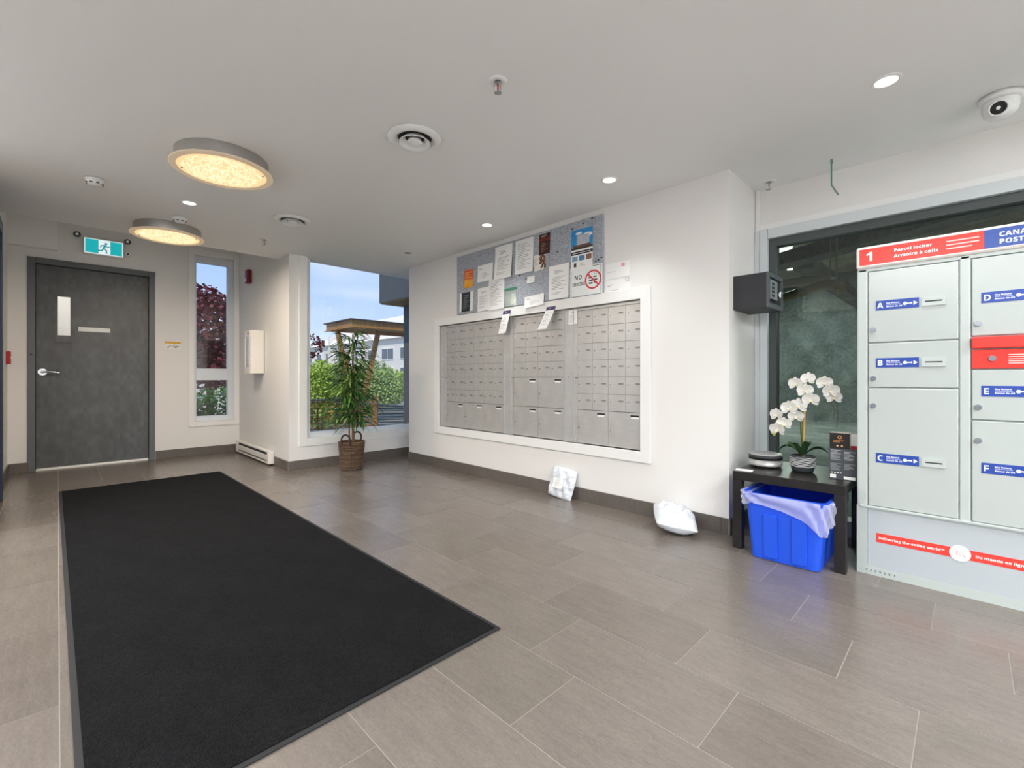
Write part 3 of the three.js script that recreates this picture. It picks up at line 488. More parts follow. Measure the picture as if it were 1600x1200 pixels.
const smokeTex = canvasTex(512, 420, (g, w, h) => {
  g.fillStyle = '#eef2f1'; g.fillRect(0, 0, w, h); g.strokeStyle = '#27282c'; g.lineWidth = 8; g.strokeRect(16, 16, w - 32, h - 32);
  g.fillStyle = '#1c1d20'; g.textAlign = 'center'; g.font = 'bold 84px sans-serif'; g.fillText('NO', 132, 170); g.save(); g.translate(140, 258); g.scale(0.66, 1); g.font = 'bold 68px sans-serif'; g.fillText('SMOKING', 0, 0); g.restore();
  for (const [y, x0] of [[160, 300], [200, 310], [236, 306]]) { g.fillStyle = '#222'; g.fillRect(x0, y, 60, 20); g.fillRect(x0 + 78, y - 4, 52, 18); } g.strokeStyle = '#2a7a4a'; g.lineWidth = 6; g.beginPath(); g.arc(410, 112, 22, 0.4, 4.4); g.stroke();
  g.strokeStyle = '#d3202f'; g.lineWidth = 22; g.beginPath(); g.arc(372, 200, 118, 0, 7); g.stroke(); g.beginPath(); g.moveTo(290, 116); g.lineTo(456, 284); g.stroke();
});
function paper(name, label, z0, z1, y0, y1, tex, o = {}) {                                    // a thin sheet, slightly curled, pinned to the board
  const w = z1 - z0, h = y1 - y0, g = new THREE.BoxGeometry(w, h, 0.0008, 8, 10, 1), p = g.attributes.position, c = o.curl ?? 0.006;
  for (let i = 0; i < p.count; i++) { const u = p.getX(i) / w, v = p.getY(i) / h; p.setZ(i, p.getZ(i) + c * (0.5 - v) * (0.5 - v) + c * 0.8 * u * u * (0.5 - v) + (o.wave ?? 0) * Math.sin(u * 6 + v * 4)); }
  g.computeVertexNormals();
  const m = new THREE.Mesh(g, [M.white, M.white, M.white, M.white, print(tex, 0.75), M.white]); m.name = numbered(name); m.position.set(o.x ?? 2.9988, (y0 + y1) / 2, (z0 + z1) / 2); m.rotation.set(0, WALLTURN, 0); if (o.roll) m.rotateZ(o.roll); scene.add(m);
  return tag(m, label, o.category ?? 'paper', o.group ?? 'papers on the notice board');
}
paper('flyer', 'orange and yellow flyer at the window end of the notice board', -3.712, -3.565, 1.927, 2.112, orangeTex);
paper('flyer', 'dark striped card pinned in the lower corner of the notice board', -3.785, -3.568, 1.684, 1.884, darkTex);
paper('notice', 'short white notice between the orange flyer and a letter', -3.493, -3.27, 1.954, 2.122, cardTex);
paper('letter', 'white letter pinned above the short notice, with curled edge', -3.234, -3.0, 1.94, 2.255, letterTex[0], { curl: 0.014, wave: 0.003, x: 2.995 });
paper('letter', 'large white letter beside the dark brown flyer', -2.958, -2.736, 1.947, 2.257, letterTex[1], { curl: 0.01 });
paper('letter', 'white letter low on the board, overlapping another sheet', -3.327, -3.107, 1.656, 1.955, letterTex[1], { x: 2.997 });
paper('letter', 'white sheet half covered by the letter beside it', -3.493, -3.315, 1.662, 1.897, letterTex[0], { roll: 0.02 });
paper('flyer', 'dark brown flyer at the top of the notice board', -2.667, -2.54, 2.072, 2.253, brownTex);
paper('card', 'tiny white card alone in the middle of the notice board', -2.812, -2.72, 1.848, 1.908, cardTex);
paper('envelope', 'white envelope tilted at the bottom edge of the notice board', -2.838, -2.606, 1.63, 1.732, cardTex, { roll: 0.05, curl: 0.012, x: 2.994 });
paper('letter', 'white letter beside the no smoking sign', -2.553, -2.339, 1.667, 1.954, letterTex[0], { x: 2.9975 });
paper('poster', 'poster with blue sky and a pale building above the no smoking sign', -2.312, -2.1, 1.874, 2.203, posterTex);
paper('brochure', 'small cut out photo of brown stones beside a letter', -2.725, -2.592, 1.942, 2.088, canvasTex(140, 150, (g, w, h) => { g.fillStyle = '#e9e6df'; g.fillRect(0, 0, w, h); lines(g, 8, 40, 40, 4, 16, '#777'); for (let i = 0; i < 60; i++) { g.fillStyle = ['#5a3527', '#7d5137', '#3b231b', '#9c7657'][i % 4]; g.beginPath(); g.arc(70 + rnd(0, 66), 10 + rnd(0, 130), rnd(5, 13), 0, 7); g.fill(); } }), { roll: 0.1 });
single('no_smoking_sign', B(-0.156, 0.156, 0, 0.248, 0, 0.003, 0.001), M.white, 'white no smoking sign with a red barred circle', 'sign', [2.9995, 1.648, -2.168], WALLTURN);
{ const s = scene.children[scene.children.length - 1], g = new THREE.PlaneGeometry(0.31, 0.246); g.translate(0, 0.124, 0.0034); mesh('sign_face', g, print(smokeTex, 0.4), s); }
paper('envelope', 'white envelope with a pink stamp taped to the wall beside the board', -1.993, -1.778, 1.757, 1.88, canvasTex(180, 110, (g, w, h) => { g.fillStyle = '#f4f3f1'; g.fillRect(0, 0, w, h); g.fillStyle = '#eba6b8'; g.beginPath(); g.arc(128, 24, 13, 0, 7); g.fill(); lines(g, 14, 60, 60, 1, 1, '#bbb'); }), { x: 3.019, curl: 0.003 });
paper('envelope', 'white envelope with a printed corner mark, lower of two on the wall', -1.995, -1.776, 1.634, 1.756, canvasTex(180, 110, (g, w, h) => { g.fillStyle = '#f4f3f1'; g.fillRect(0, 0, w, h); g.strokeStyle = '#999'; g.lineWidth = 3; g.strokeRect(146, 10, 22, 20); lines(g, 14, 36, 36, 2, 8, '#aaa'); lines(g, 40, 76, 60, 1, 1, '#aaa'); }), { x: 3.019, curl: 0.003 });
{
  const b = thing('plastic_pouch', 'clear plastic pouch with a green zip, pinned on the board', 'pouch', [2.9975, 1.668, -3.022], WALLTURN);
  mesh('film', B(-0.075, 0.075, 0, 0.165, 0, 0.004, 0.0015), phys(0xe6efec, 0.15, { transmission: 0.8, thickness: 0 }), b); mesh('zip', B(-0.082, 0.082, 0.15, 0.172, 0, 0.006, 0.002), std(0x3f8a6c, 0.4), b); mesh('slip', B(0.01, 0.055, 0.01, 0.115, -0.001, 0), M.white, b);
}
// paper strips hanging from the mailbox frame: the hooked top sits on the frame board, the rest swings out
const stripTex = canvasTex(100, 210, (g, w, h) => { g.fillStyle = '#f5f5f3'; g.fillRect(0, 0, w, h); g.fillStyle = '#4d3f63'; g.fillRect(0, 0, w, 34); lines(g, 30, 14, 40, 1, 1, '#cfc6dc', 5); lines(g, 14, 60, 70, 9, 13, '#b5b5b5'); });
function strip(z, y1, y0, w, label, lean) {
  const s = thing('hanging_notice', label, 'paper', [2.9985, y1, z], WALLTURN, 'paper strips taped to the mailbox frame');
  const L = y1 - y0, g = new THREE.BoxGeometry(w, L, 0.0008, 4, 10, 1), p = g.attributes.position;
  for (let i = 0; i < p.count; i++) { const t = (L / 2 - p.getY(i)) / L; p.setXYZ(i, p.getX(i) - lean * t * (0.4 + 0.6 * t), p.getY(i) - L / 2, p.getZ(i) + 0.012 * Math.sin(t * 3.1) + 0.02 * t * t); } g.computeVertexNormals();
  mesh('sheet', g, print(stripTex, 0.75), s);
}
strip(-3.072, 1.632, 1.42, 0.098, 'paper strip with purple heading hanging between the first two banks', 0.052);
strip(-2.53, 1.61, 1.422, 0.1, 'paper strip with purple heading hanging over the middle bank', 0.092);
paper('note', 'plain white note taped to the metal strip beside the four column bank', -2.37, -2.278, 1.444, 1.562, letterTex[0], { x: 3.0345, group: 'notes on the mailboxes', curl: 0.002 });
for (const [z, y] of [[-2.298, 2.22], [-2.19, 2.242], [-2.103, 2.262], [-2.457, 2.063], [-2.07, 1.915], [-2.045, 1.922], [-2.017, 1.935], [-2.9, 1.935], [-2.823, 1.892]]) {
  const p = thing('push_pin', 'small dark push pin stuck in the grey felt board', 'push pin', [3.0, y, z], WALLTURN, 'push pins on the notice board');
  mesh('head', lathe([[0, 0], [0.005, 0.001], [0.0035, 0.004], [0.0035, 0.008], [0.006, 0.01], [0.005, 0.013], [0, 0.013]], 12).rotateX(Math.PI / 2), M.charcoal, p);
}

// ================================================================ PARCELS ON THE FLOOR
function mailer(label, pos, w, h, t, ry, build) {
  const nx = 28, ny = 22, g = new THREE.BoxGeometry(1, 1, 1, nx, ny, 1), p = g.attributes.position, N = (x, y) => n32(x * 5 + 9, y * 5 + 3) - 0.5, N2 = (x, y) => n64(x * 16 + 1, y * 16) - 0.5;
  for (let i = 0; i < p.count; i++) {
    const u = p.getX(i) * 2, v = p.getY(i) * 2, s = p.getZ(i) > 0 ? 1 : -1, e = Math.pow(Math.max(0, 1 - Math.pow(Math.abs(u), 3.2)), 0.6) * Math.pow(Math.max(0, 1 - Math.pow(Math.abs(v), 3.2)), 0.6);
    p.setXYZ(i, u * w / 2 * (1 - 0.05 * v * v), v * h / 2 * (1 - 0.06 * u * u), s * (t / 2 * e + 0.0025) + (N(u, v) * 0.03 * e + N2(u, v) * 0.014 + 0.006 * Math.sin(u * 9 + v * 5)) * (s > 0 ? 1 : 0.4) * (0.3 + e));
  }
  g.computeVertexNormals();
  const o = thing('poly_mailer', label, 'parcel', pos, ry); const inner = mesh('bag', g, M.poly, o); build(inner, g, o); return o;
}
mailer('white plastic mailer bag standing against the baseboard', [2.96, 0, -2.385], 0.25, 0.25, 0.06, WALLTURN, (m, g, o) => { g.rotateX(-0.28).rotateZ(-0.1); g.computeBoundingBox(); g.translate(0, -g.boundingBox.min.y, -0.01); const l = mesh('address_label', new THREE.BoxGeometry(0.1, 0.08, 0.001), print(letterTex[0]), o); l.position.set(-0.005, 0.13, 0.043); l.rotation.set(-0.28, 0, -0.1); });
mailer('plump white plastic mailer bag lying on the tiles', [2.86, 0, -1.36], 0.32, 0.26, 0.13, 0.55, (m, g, o) => { g.rotateX(-Math.PI / 2 + 0.16).rotateZ(0.12); g.computeBoundingBox(); g.translate(0, -g.boundingBox.min.y, 0); });

// ================================================================ BLACK TABLE AND WHAT STANDS ON IT
{
  const t = thing('side_table', 'square black side table between the wall and parcel locker', 'table', [3.095, 0, -0.712]);
  const a = 0.273;
  mesh('table_top', B(-a, a, 0.4, 0.45, -a, a, 0.003), M.tableBlack, t);
  for (const x of [-1, 1]) for (const z of [-1, 1]) mesh('leg', B(x * a - (x > 0 ? 0.05 : 0), x * a + (x > 0 ? 0 : 0.05), 0, 0.4, z * a - (z > 0 ? 0.05 : 0), z * a + (z > 0 ? 0 : 0.05), 0.002), M.tableBlack, t);
  const d = single('card_slip', B(-0.03, 0.03, 0, 0.002, -0.045, 0.045), M.white, 'small white card lying on the table corner by the wall', 'card', [2.885, 0.45, -0.94], 0.15);
}
{
  const s = thing('disc_speaker', 'round silver and black disc device on the black table', 'speaker', [3.1, 0.45, -0.888]);
  mesh('feet', join([0, 1, 2].map((k) => at(cyl(0.012, 0.012, 0.012, 14), 0.06 * Math.cos(k * 2.1), 0.006, 0.06 * Math.sin(k * 2.1)))), M.black, s);
  mesh('lower_shell', lathe([[0, 0.01], [0.088, 0.01], [0.092, 0.016], [0.092, 0.05], [0, 0.05]], 56), std(0xb4b4b2, 0.35, { metalness: 0.5 }), s);
  mesh('dark_band', lathe([[0, 0.05], [0.0925, 0.05], [0.0925, 0.078], [0, 0.078]], 56), M.charcoal, s);
  mesh('top_plate', lathe([[0.0925, 0.078], [0.09, 0.084], [0.06, 0.087], [0.05, 0.083], [0, 0.083]], 56), std(0xb4b4b2, 0.35, { metalness: 0.5 }), s);
}
{
  const o = thing('potted_orchid', 'white orchid with a cane stake in a striped grey pot', 'orchid', [3.09, 0.45, -0.687]);
  mesh('pot', lathe([[0, 0], [0.045, 0], [0.055, 0.008], [0.063, 0.04], [0.064, 0.085], [0.06, 0.095], [0.055, 0.095], [0.055, 0.082], [0, 0.082]], 48), M.potDark, o);
  for (let k = 0; k < 6; k++) { const y = 0.036 + k * 0.0095; const pts = []; for (let i = 0; i < 48; i++) { const a = i / 48 * Math.PI * 2; pts.push(V((0.0635 + 0.001 * Math.sin(k)) * Math.cos(a), y + 0.0016 * Math.sin(a * 7 + k * 2), 0.0635 * Math.sin(a))); } mesh('pot_stripe', tube(pts, 0.002, 96, 5, true), M.potLine, o); }
  mesh('soil', at(cyl(0.054, 0.054, 0.004, 28), 0, 0.085, 0), M.soil, o);
  const leaf = (L, w, bend) => { const g = new THREE.PlaneGeometry(w, L, 6, 12).rotateX(-Math.PI / 2).translate(0, 0, L / 2), p = g.attributes.position; for (let i = 0; i < p.count; i++) { const t = p.getZ(i) / L, s = Math.sin(Math.PI * Math.min(1, 0.16 + t * 0.86)); p.setX(i, p.getX(i) * s); p.setY(i, 0.085 * Math.sin(t * 2.2) - bend * t * t + 0.7 * Math.abs(p.getX(i)) * s); } g.computeVertexNormals(); return g; };
  for (const [a, L, b] of [[0.2, 0.16, 0.09], [1.5, 0.14, 0.02], [2.9, 0.17, 0.1], [4.2, 0.13, 0.01], [5.3, 0.12, -0.02]]) { const l = mesh('leaf', leaf(L, 0.042, b), M.orchidLeaf, o, [0, 0.086, 0]); l.rotation.y = a; }
  mesh('stake', at(cyl(0.0065, 0.0055, 0.4, 12), 0, 0.28, 0).rotateX(0.03), M.stake, o);
  const s1 = [V(0.005, 0.085, 0), V(-0.012, 0.25, 0.0), V(-0.005, 0.43, 0.005), V(0.01, 0.5, 0.03), V(0.02, 0.53, 0.07), V(0.02, 0.52, 0.115), V(0.02, 0.47, 0.145)];
  const s2 = [V(-0.004, 0.085, 0), V(0.004, 0.22, -0.01), V(0.0, 0.34, -0.02), V(-0.02, 0.38, -0.05), V(-0.03, 0.36, -0.09), V(-0.035, 0.3, -0.125), V(-0.04, 0.235, -0.14)];
  mesh('stem', tube(s1, 0.0028, 40, 7), M.stem, o); mesh('stem', tube(s2, 0.0028, 40, 7), M.stem, o);
  const petal = (L, W) => { const g = new THREE.SphereGeometry(1, 12, 8), p = g.attributes.position; for (let i = 0; i < p.count; i++) { const x = p.getX(i), y = p.getY(i), z = p.getZ(i); p.setXYZ(i, x * W / 2, (y + 1) / 2 * L, z * 0.0022 + 0.012 * Math.pow((y + 1) / 2, 2) + 0.18 * x * x * W); } g.computeVertexNormals(); return g; };
  const sep = petal(0.046, 0.028), wide = petal(0.046, 0.056), lipG = petal(0.022, 0.018);
  const flower = (x, y, z, turn, tilt, k = 1) => {
    const f = new THREE.Group(); f.name = 'flower'; f.position.set(x, y, z); f.rotation.set(tilt, turn, 0, 'YXZ'); f.scale.setScalar(k); o.add(f);
    const pieces = []; for (const [g, a] of [[sep, 0], [sep, 2.2], [sep, -2.2], [wide, 1.2], [wide, -1.2]]) pieces.push(g.clone().rotateZ(a));
    mesh('petals', join(pieces), M.petal, f); mesh('lip', lipG.clone().rotateX(0.8).rotateZ(Math.PI).translate(0, 0, 0.006), M.lip, f);
  };
  for (const [x, y, z, a, b] of [[-0.012, 0.515, -0.03, -1.75, 0.1], [-0.012, 0.475, 0.015, -1.3, 0.05], [0.0, 0.54, 0.03, -1.7, -0.25], [-0.02, 0.425, 0.045, -1.4, 0.2], [0.01, 0.52, 0.105, -1.3, 0.1], [0.0, 0.475, 0.135, -1.05, 0.2], [0.02, 0.44, 0.15, -1.5, 0.15], [-0.02, 0.385, -0.015, -1.5, 0], [-0.03, 0.37, -0.06, -1.7, 0.1], [-0.02, 0.325, -0.03, -1.3, 0.3], [-0.045, 0.33, -0.12, -1.9, 0.1], [-0.045, 0.28, -0.085, -1.4, 0.2], [-0.05, 0.245, -0.115, -1.8, 0.3]]) flower(x, y, z, a, b, rnd(0.86, 1.02));
  for (const [x, y, z] of [[-0.04, 0.225, -0.148], [-0.042, 0.21, -0.138], [0.022, 0.452, 0.152]]) mesh('bud', new THREE.SphereGeometry(0.008, 12, 8).scale(1, 1.3, 1), M.bud, o, [x, y, z]);
}
{
  const tex = canvasTex(256, 400, (g, w, h) => { g.fillStyle = '#43474c'; g.fillRect(0, 0, w, h); lines(g, 14, 16, 100, 9, 15, '#a6aaad', 7); lines(g, 140, 30, 100, 7, 17, '#a6aaad', 7); lines(g, 14, 190, 100, 7, 14, '#9a9ea1', 6); lines(g, 140, 190, 96, 5, 16, '#9a9ea1', 6); g.fillStyle = '#f0f0ee'; for (const x of [18, 48, 74, 100]) g.fillRect(x, 306, 16, 12); g.fillRect(10, 336, 56, 46); g.fillRect(136, 352, 104, 38); });
  const b = thing('product_box', 'dark grey printed carton on the table beside the parcel locker', 'box', [2.985, 0.45, -0.477], WALLTURN);
  textured('carton', -0.062, 0.062, 0, 0.165, -0.09, 0, tex, b, std(0x3e4246, 0.5));
  const b2 = thing('product_box', 'small black box with a gold emblem on top of the grey carton', 'box', [2.99, 0.615, -0.492], WALLTURN);
  textured('carton', -0.045, 0.045, 0, 0.085, -0.06, 0, canvasTex(160, 150, (g, w, h) => { g.fillStyle = '#15120f'; g.fillRect(0, 0, w, h); g.strokeStyle = '#c98a4a'; g.lineWidth = 7; g.beginPath(); g.arc(80, 40, 14, 0, 7); g.stroke(); lines(g, 28, 70, 104, 2, 13, '#b0713a', 6); g.fillStyle = '#d9a66b'; g.beginPath(); g.arc(62, 122, 9, 0, 7); g.arc(98, 122, 9, 0, 7); g.fill(); }), b2, std(0xcfc4b4, 0.6));
  const e = thing('product_box', 'white box corner with a red edge beside the gold emblem box', 'box', [3.02, 0.615, -0.44], WALLTURN);
  mesh('carton', B(-0.025, 0.03, 0, 0.08, -0.06, 0, 0.001), M.white, e); mesh('red_edge', B(-0.02, 0.031, 0.0, 0.018, -0.061, 0.001), M.red, e);
}
// blue recycling bin with a plastic liner
{
  const b = thing('recycling_bin', 'blue plastic recycling bin under the black table', 'bin', [2.97, 0, -0.7]);
  const shell = (y0, y1, w0, d0, w1, d1, t) => { const mk = (w, d, r) => { const s = new THREE.Shape(), x = w / 2, y = d / 2; s.moveTo(-x + r, -y); s.lineTo(x - r, -y); s.quadraticCurveTo(x, -y, x, -y + r); s.lineTo(x, y - r); s.quadraticCurveTo(x, y, x - r, y); s.lineTo(-x + r, y); s.quadraticCurveTo(-x, y, -x, y - r); s.lineTo(-x, -y + r); s.quadraticCurveTo(-x, -y, -x + r, -y); return s.getPoints(8); };
    const a = mk(w0, d0, 0.035), c = mk(w1, d1, 0.04), n = a.length, pos = [], idx = []; for (const [q, y] of [[a, y0], [c, y1]]) for (const v of q) pos.push(v.x, y, v.y); for (let i = 0; i < n - 1; i++) idx.push(i, i + n, i + 1, i + 1, i + n, i + n + 1); const g = new THREE.BufferGeometry(); g.setAttribute('position', new THREE.Float32BufferAttribute(pos, 3)); g.setIndex(idx); g.computeVertexNormals(); g.setAttribute('uv', new THREE.Float32BufferAttribute(new Float32Array(pos.length / 3 * 2), 2)); return g; };
  const out = std(0x1f56e0, 0.42, { side: THREE.DoubleSide });
  mesh('body', join(shell(0.004, 0.36, 0.44, 0.325, 0.475, 0.385), shell(0.36, 0.012, 0.469, 0.379, 0.434, 0.319), B(-0.205, 0.205, 0.004, 0.012, -0.15, 0.15)), out, b);
  for (const z of [-0.06, 0.075]) mesh('rib', B(-0.231, -0.221, 0.03, 0.27, z - 0.034, z + 0.034, 0.004).rotateZ(0.05), out, b);
  mesh('rim', join(shell(0.325, 0.362, 0.482, 0.392, 0.5, 0.41), shell(0.362, 0.363, 0.5, 0.41, 0.47, 0.38)), out, b);
  const li = thing('bin_liner', 'clear plastic liner folded over the rim of the blue bin', 'bin liner', [2.97, 0, -0.7]);
  const seg = 120, rows = 9, pos = [], idx = [];
  for (let i = 0; i <= seg; i++) {
    const a = i / seg * Math.PI * 2, ca = Math.cos(a), sa = Math.sin(a), pw = (v, e) => Math.sign(v) * Math.pow(Math.abs(v), e), bx = pw(ca, 0.28), bz = pw(sa, 0.28);
    const front = Math.max(0, -ca), side = Math.max(0, sa), drop = 0.065 + 0.075 * Math.pow(Math.max(0, 0.75 * front * (0.5 + bz * 0.5) + 0.5 * side), 1.6) * 1.7 + 0.014 * Math.sin(a * 5 + 1);
    for (let r = 0; r < rows; r++) {
      const t = r / (rows - 1), out = t < 0.2 ? -0.02 + t * 0.18 : 0.016 + 0.006 * Math.sin(a * 13 + t * 9) + 0.005 * Math.sin(a * 29 - t * 5), y = t < 0.2 ? 0.345 + t * 0.12 : 0.369 - (t - 0.2) / 0.8 * drop;
      pos.push(bx * (0.245 + out), y, bz * (0.2 + out));
    }
  }
  for (let i = 0; i < seg; i++) for (let r = 0; r < rows - 1; r++) { const k = i * rows + r; idx.push(k, k + 1, k + rows, k + 1, k + rows + 1, k + rows); }
  const g = new THREE.BufferGeometry(); g.setAttribute('position', new THREE.Float32BufferAttribute(pos, 3)); g.setIndex(idx); g.computeVertexNormals(); mesh('film', g, M.liner, li);
}
// black safe on the return wall
{
  const s = thing('key_safe', 'black steel safe box mounted on the wall above the table', 'safe', [3.24, 1.435, -1.075]);
  mesh('body', B(-0.15, 0.15, 0, 0.218, 0, 0.195, 0.004), M.charcoal, s);
  const d = mesh('door', at(holed(-0.15, 0.15, 0, 0.218, [[-0.125, 0.125, 0.03, 0.19]], 0.014), 0, 0, 0.195), std(0x535a5d, 0.5), s);
  mesh('recess', B(-0.125, 0.125, 0.03, 0.19, 0.194, 0.198), M.black, d);
  const k = mesh('keypad', B(-0.11, 0.02, 0.055, 0.175, 0.197, 0.212, 0.004), std(0x7d8489, 0.35), s);
  for (let r = 0; r < 4; r++) for (let c = 0; c < 3; c++) mesh('key', B(-0.1 + c * 0.02, -0.085 + c * 0.02, 0.07 + r * 0.024, 0.086 + r * 0.024, 0.211, 0.215, 0.002), M.charcoal, k);
  mesh('dial', at(cyl(0.022, 0.022, 0.014, 28).rotateX(Math.PI / 2), 0.065, 0.1, 0.205), M.blackGloss, s); mesh('dial_grip', B(0.061, 0.069, 0.08, 0.12, 0.21, 0.22, 0.002), M.chrome, s);
}

// ================================================================ PARCEL LOCKER
{
  const zc = -0.011, L = thing('parcel_locker', 'pale grey metal parcel locker with a red header strip', 'parcel locker', [2.925, 0, zc], WALLTURN);
  const X = (z) => z - zc;
  mesh('cabinet', B(-0.397, 0.397, 0, 1.558, -0.56, -0.012, 0.012), M.locker, L);
  for (const [a, b] of [[-0.397, X(-0.364)], [X(-0.03), X(0.007)], [X(0.342), 0.397]]) mesh('stile', B(a, b, 0.346, 1.556, -0.012, 0, 0.006), M.locker, L);
  mesh('lower_frame', at(holed(-0.397, 0.397, 0, 0.346, [[X(-0.364), X(0.342), 0.043, 0.333]], 0.014), 0, 0, -0.012), M.locker, L);
  mesh('ledge', B(-0.385, 0.385, 0.338, 0.35, -0.004, 0.008, 0.003), M.locker, L);
  mesh('kick_panel', B(X(-0.363), X(0.341), 0.044, 0.332, -0.012, -0.004), M.lockerLow, L);
  mesh('top_rail', B(-0.39, 0.39, 1.539, 1.556, -0.012, 0, 0.003), M.locker, L);
  // header strip
  const head = canvasTex(1024, 132, (g, w, h) => {
    g.fillStyle = '#f1d9d4'; g.fillRect(0, 0, w, h); g.fillStyle = '#ea3a30'; g.fillRect(8, 8, w - 16, h - 16);
    g.fillStyle = '#fff'; g.font = 'bold 92px sans-serif'; g.fillText('1', 40, 98); g.font = 'bold 29px sans-serif'; g.fillText('Parcel locker', 186, 56); g.fillText('Armoire à colis', 186, 96);
    g.font = '20px sans-serif'; g.globalAlpha = 0.75; for (const [y, l] of [[46, 140], [70, 140], [94, 110]]) { g.fillRect(430, y - 8, l, 7); } g.globalAlpha = 1;
    g.fillStyle = '#2f4f9e'; g.fillRect(589, 8, 320, h - 16); g.fillStyle = '#fff'; g.font = 'bold 40px sans-serif'; g.fillText('CANADA', 648, 60); g.fillText('POST', 648, 104);
  });
  mesh('header_back', B(-0.4, 0.4, 1.556, 1.668, -0.03, 0.006, 0.012), std(0xe9e6df, 0.4), L);
  textured('header_strip', -0.392, 0.392, 1.566, 1.66, 0.005, 0.008, head, L, M.lockerRed, 0.25);
  const key = (letter) => canvasTex(512, 150, (g, w, h) => {
    g.fillStyle = '#27479f'; g.fillRect(0, 0, w, h); g.fillStyle = '#fff'; g.font = 'bold 116px sans-serif'; g.fillText(letter, 16, 118);
    g.font = 'bold 30px sans-serif'; g.fillText('Key Return', 128, 58); g.fillRect(128, 72, 170, 4); g.fillText('Retour de clé', 128, 112);
    g.beginPath(); g.arc(352, 76, 24, 0, 7); g.fill(); g.fillRect(370, 68, 62, 16); g.fillRect(424, 62, 10, 30); g.beginPath(); g.moveTo(450, 44); g.lineTo(496, 76); g.lineTo(450, 108); g.closePath(); g.fill();
  });
  function door(letter, z0, z1, y0, y1, ly, lockY) {
    const w = (z1 - z0) / 2, h = (y1 - y0) / 2, zm = (z0 + z1) / 2, d = mesh('locker_door', B(-w + 0.002, w - 0.002, -h + 0.002, h - 0.002, -0.01, 0, 0.004), M.lockerDoor, L, [X(zm), (y0 + y1) / 2, 0]);
    d.userData.label = 'pale grey locker door marked ' + letter;
    const Y = (y) => y - (y0 + y1) / 2;
    textured('key_label', -w + 0.032, -w + 0.195, Y(ly - 0.024), Y(ly + 0.024), 0, 0.0012, key(letter), d, M.white, 0.35);
    mesh('return_frame', at(holed(-w + 0.205, -w + 0.288, Y(ly - 0.021), Y(ly + 0.021), [[-w + 0.216, -w + 0.277, Y(ly - 0.003), Y(ly + 0.003)]], 0.006), 0, 0, 0), M.locker, d);
    mesh('return_slot', B(-w + 0.215, -w + 0.278, Y(ly - 0.004), Y(ly + 0.004), 0, 0.003), M.black, d);
    mesh('lock', join(at(cyl(0.013, 0.012, 0.008, 24).rotateX(Math.PI / 2), -w + 0.022, Y(lockY), 0.004), B(-w + 0.0205, -w + 0.0235, Y(lockY) - 0.006, Y(lockY) + 0.006, 0.007, 0.0085)), M.chrome, d);
  }
  door('A', -0.363, -0.031, 1.176, 1.538, 1.362, 1.242); door('B', -0.363, -0.031, 0.95, 1.174, 1.074, 0.996); door('C', -0.363, -0.031, 0.349, 0.948, 0.597, 0.858);
  door('D', 0.008, 0.341, 1.186, 1.538, 1.356, 1.243); door('E', 0.008, 0.341, 0.81, 1.036, 0.94, 0.867); door('F', 0.008, 0.341, 0.349, 0.808, 0.597, 0.718);
  const slot = mesh('mail_slot', B(X(0.009), X(0.34), 1.04, 1.124, -0.01, 0.002, 0.003), M.lockerRed, L); slot.userData.label = 'red outgoing mail panel';
  mesh('mail_flap', B(X(0.009), X(0.34), 1.13, 1.182, -0.01, 0.014, 0.005).translate(0, 0, 0), M.lockerRed, L);
  mesh('mail_lock', at(cyl(0.013, 0.012, 0.008, 24).rotateX(Math.PI / 2), X(0.074), 1.085, 0.006), M.chrome, L);
  textured('mail_text', X(0.115), X(0.3), 1.056, 1.108, 0.002, 0.003, canvasTex(256, 72, (g, w, h) => { g.fillStyle = '#e8392f'; g.fillRect(0, 0, w, h); lines(g, 10, 8, 230, 5, 13, '#f6cfca', 5); }), L, M.lockerRed, 0.3);
  const band = canvasTex(1024, 72, (g, w, h) => { g.fillStyle = '#ea4238'; g.fillRect(0, 0, w, h); g.fillStyle = '#fff'; g.font = 'bold 27px sans-serif'; g.fillText('Delivering the online world™', 14, 46); g.fillText('Du monde en ligne™', 545, 46); });
  textured('red_band', X(-0.33), X(0.33), 0.17, 0.216, -0.005, -0.003, band, L, M.lockerRed, 0.35);
  const disc = mesh('white_disc', at(cyl(0.036, 0.036, 0.002, 40).rotateX(Math.PI / 2), X(-0.028), 0.194, -0.002), M.white, L);
  textured('cart_mark', X(-0.05), X(-0.006), 0.176, 0.21, -0.0012, -0.0006, canvasTex(96, 80, (g, w, h) => { g.fillStyle = '#f2f2f0'; g.fillRect(0, 0, w, h); g.strokeStyle = '#d9a7a7'; g.lineWidth = 6; g.strokeRect(22, 20, 48, 34); g.beginPath(); g.moveTo(22, 36); g.lineTo(70, 36); g.stroke(); g.fillStyle = '#8fa0b5'; g.beginPath(); g.moveTo(66, 44); g.lineTo(92, 66); g.lineTo(78, 68); g.closePath(); g.fill(); }), L, M.white, 0.4);
  textured('serial_number', X(-0.376), X(-0.246), 0.012, 0.032, 0.002, 0.0026, canvasTex(300, 46, (g, w, h) => { g.fillStyle = '#bac2bf'; g.fillRect(0, 0, w, h); g.fillStyle = '#2c3b44'; g.font = 'bold 34px sans-serif'; [...'V259301'].forEach((c, i) => g.fillText(c, 8 + i * 42, 35)); }), L, M.locker, 0.3);
}

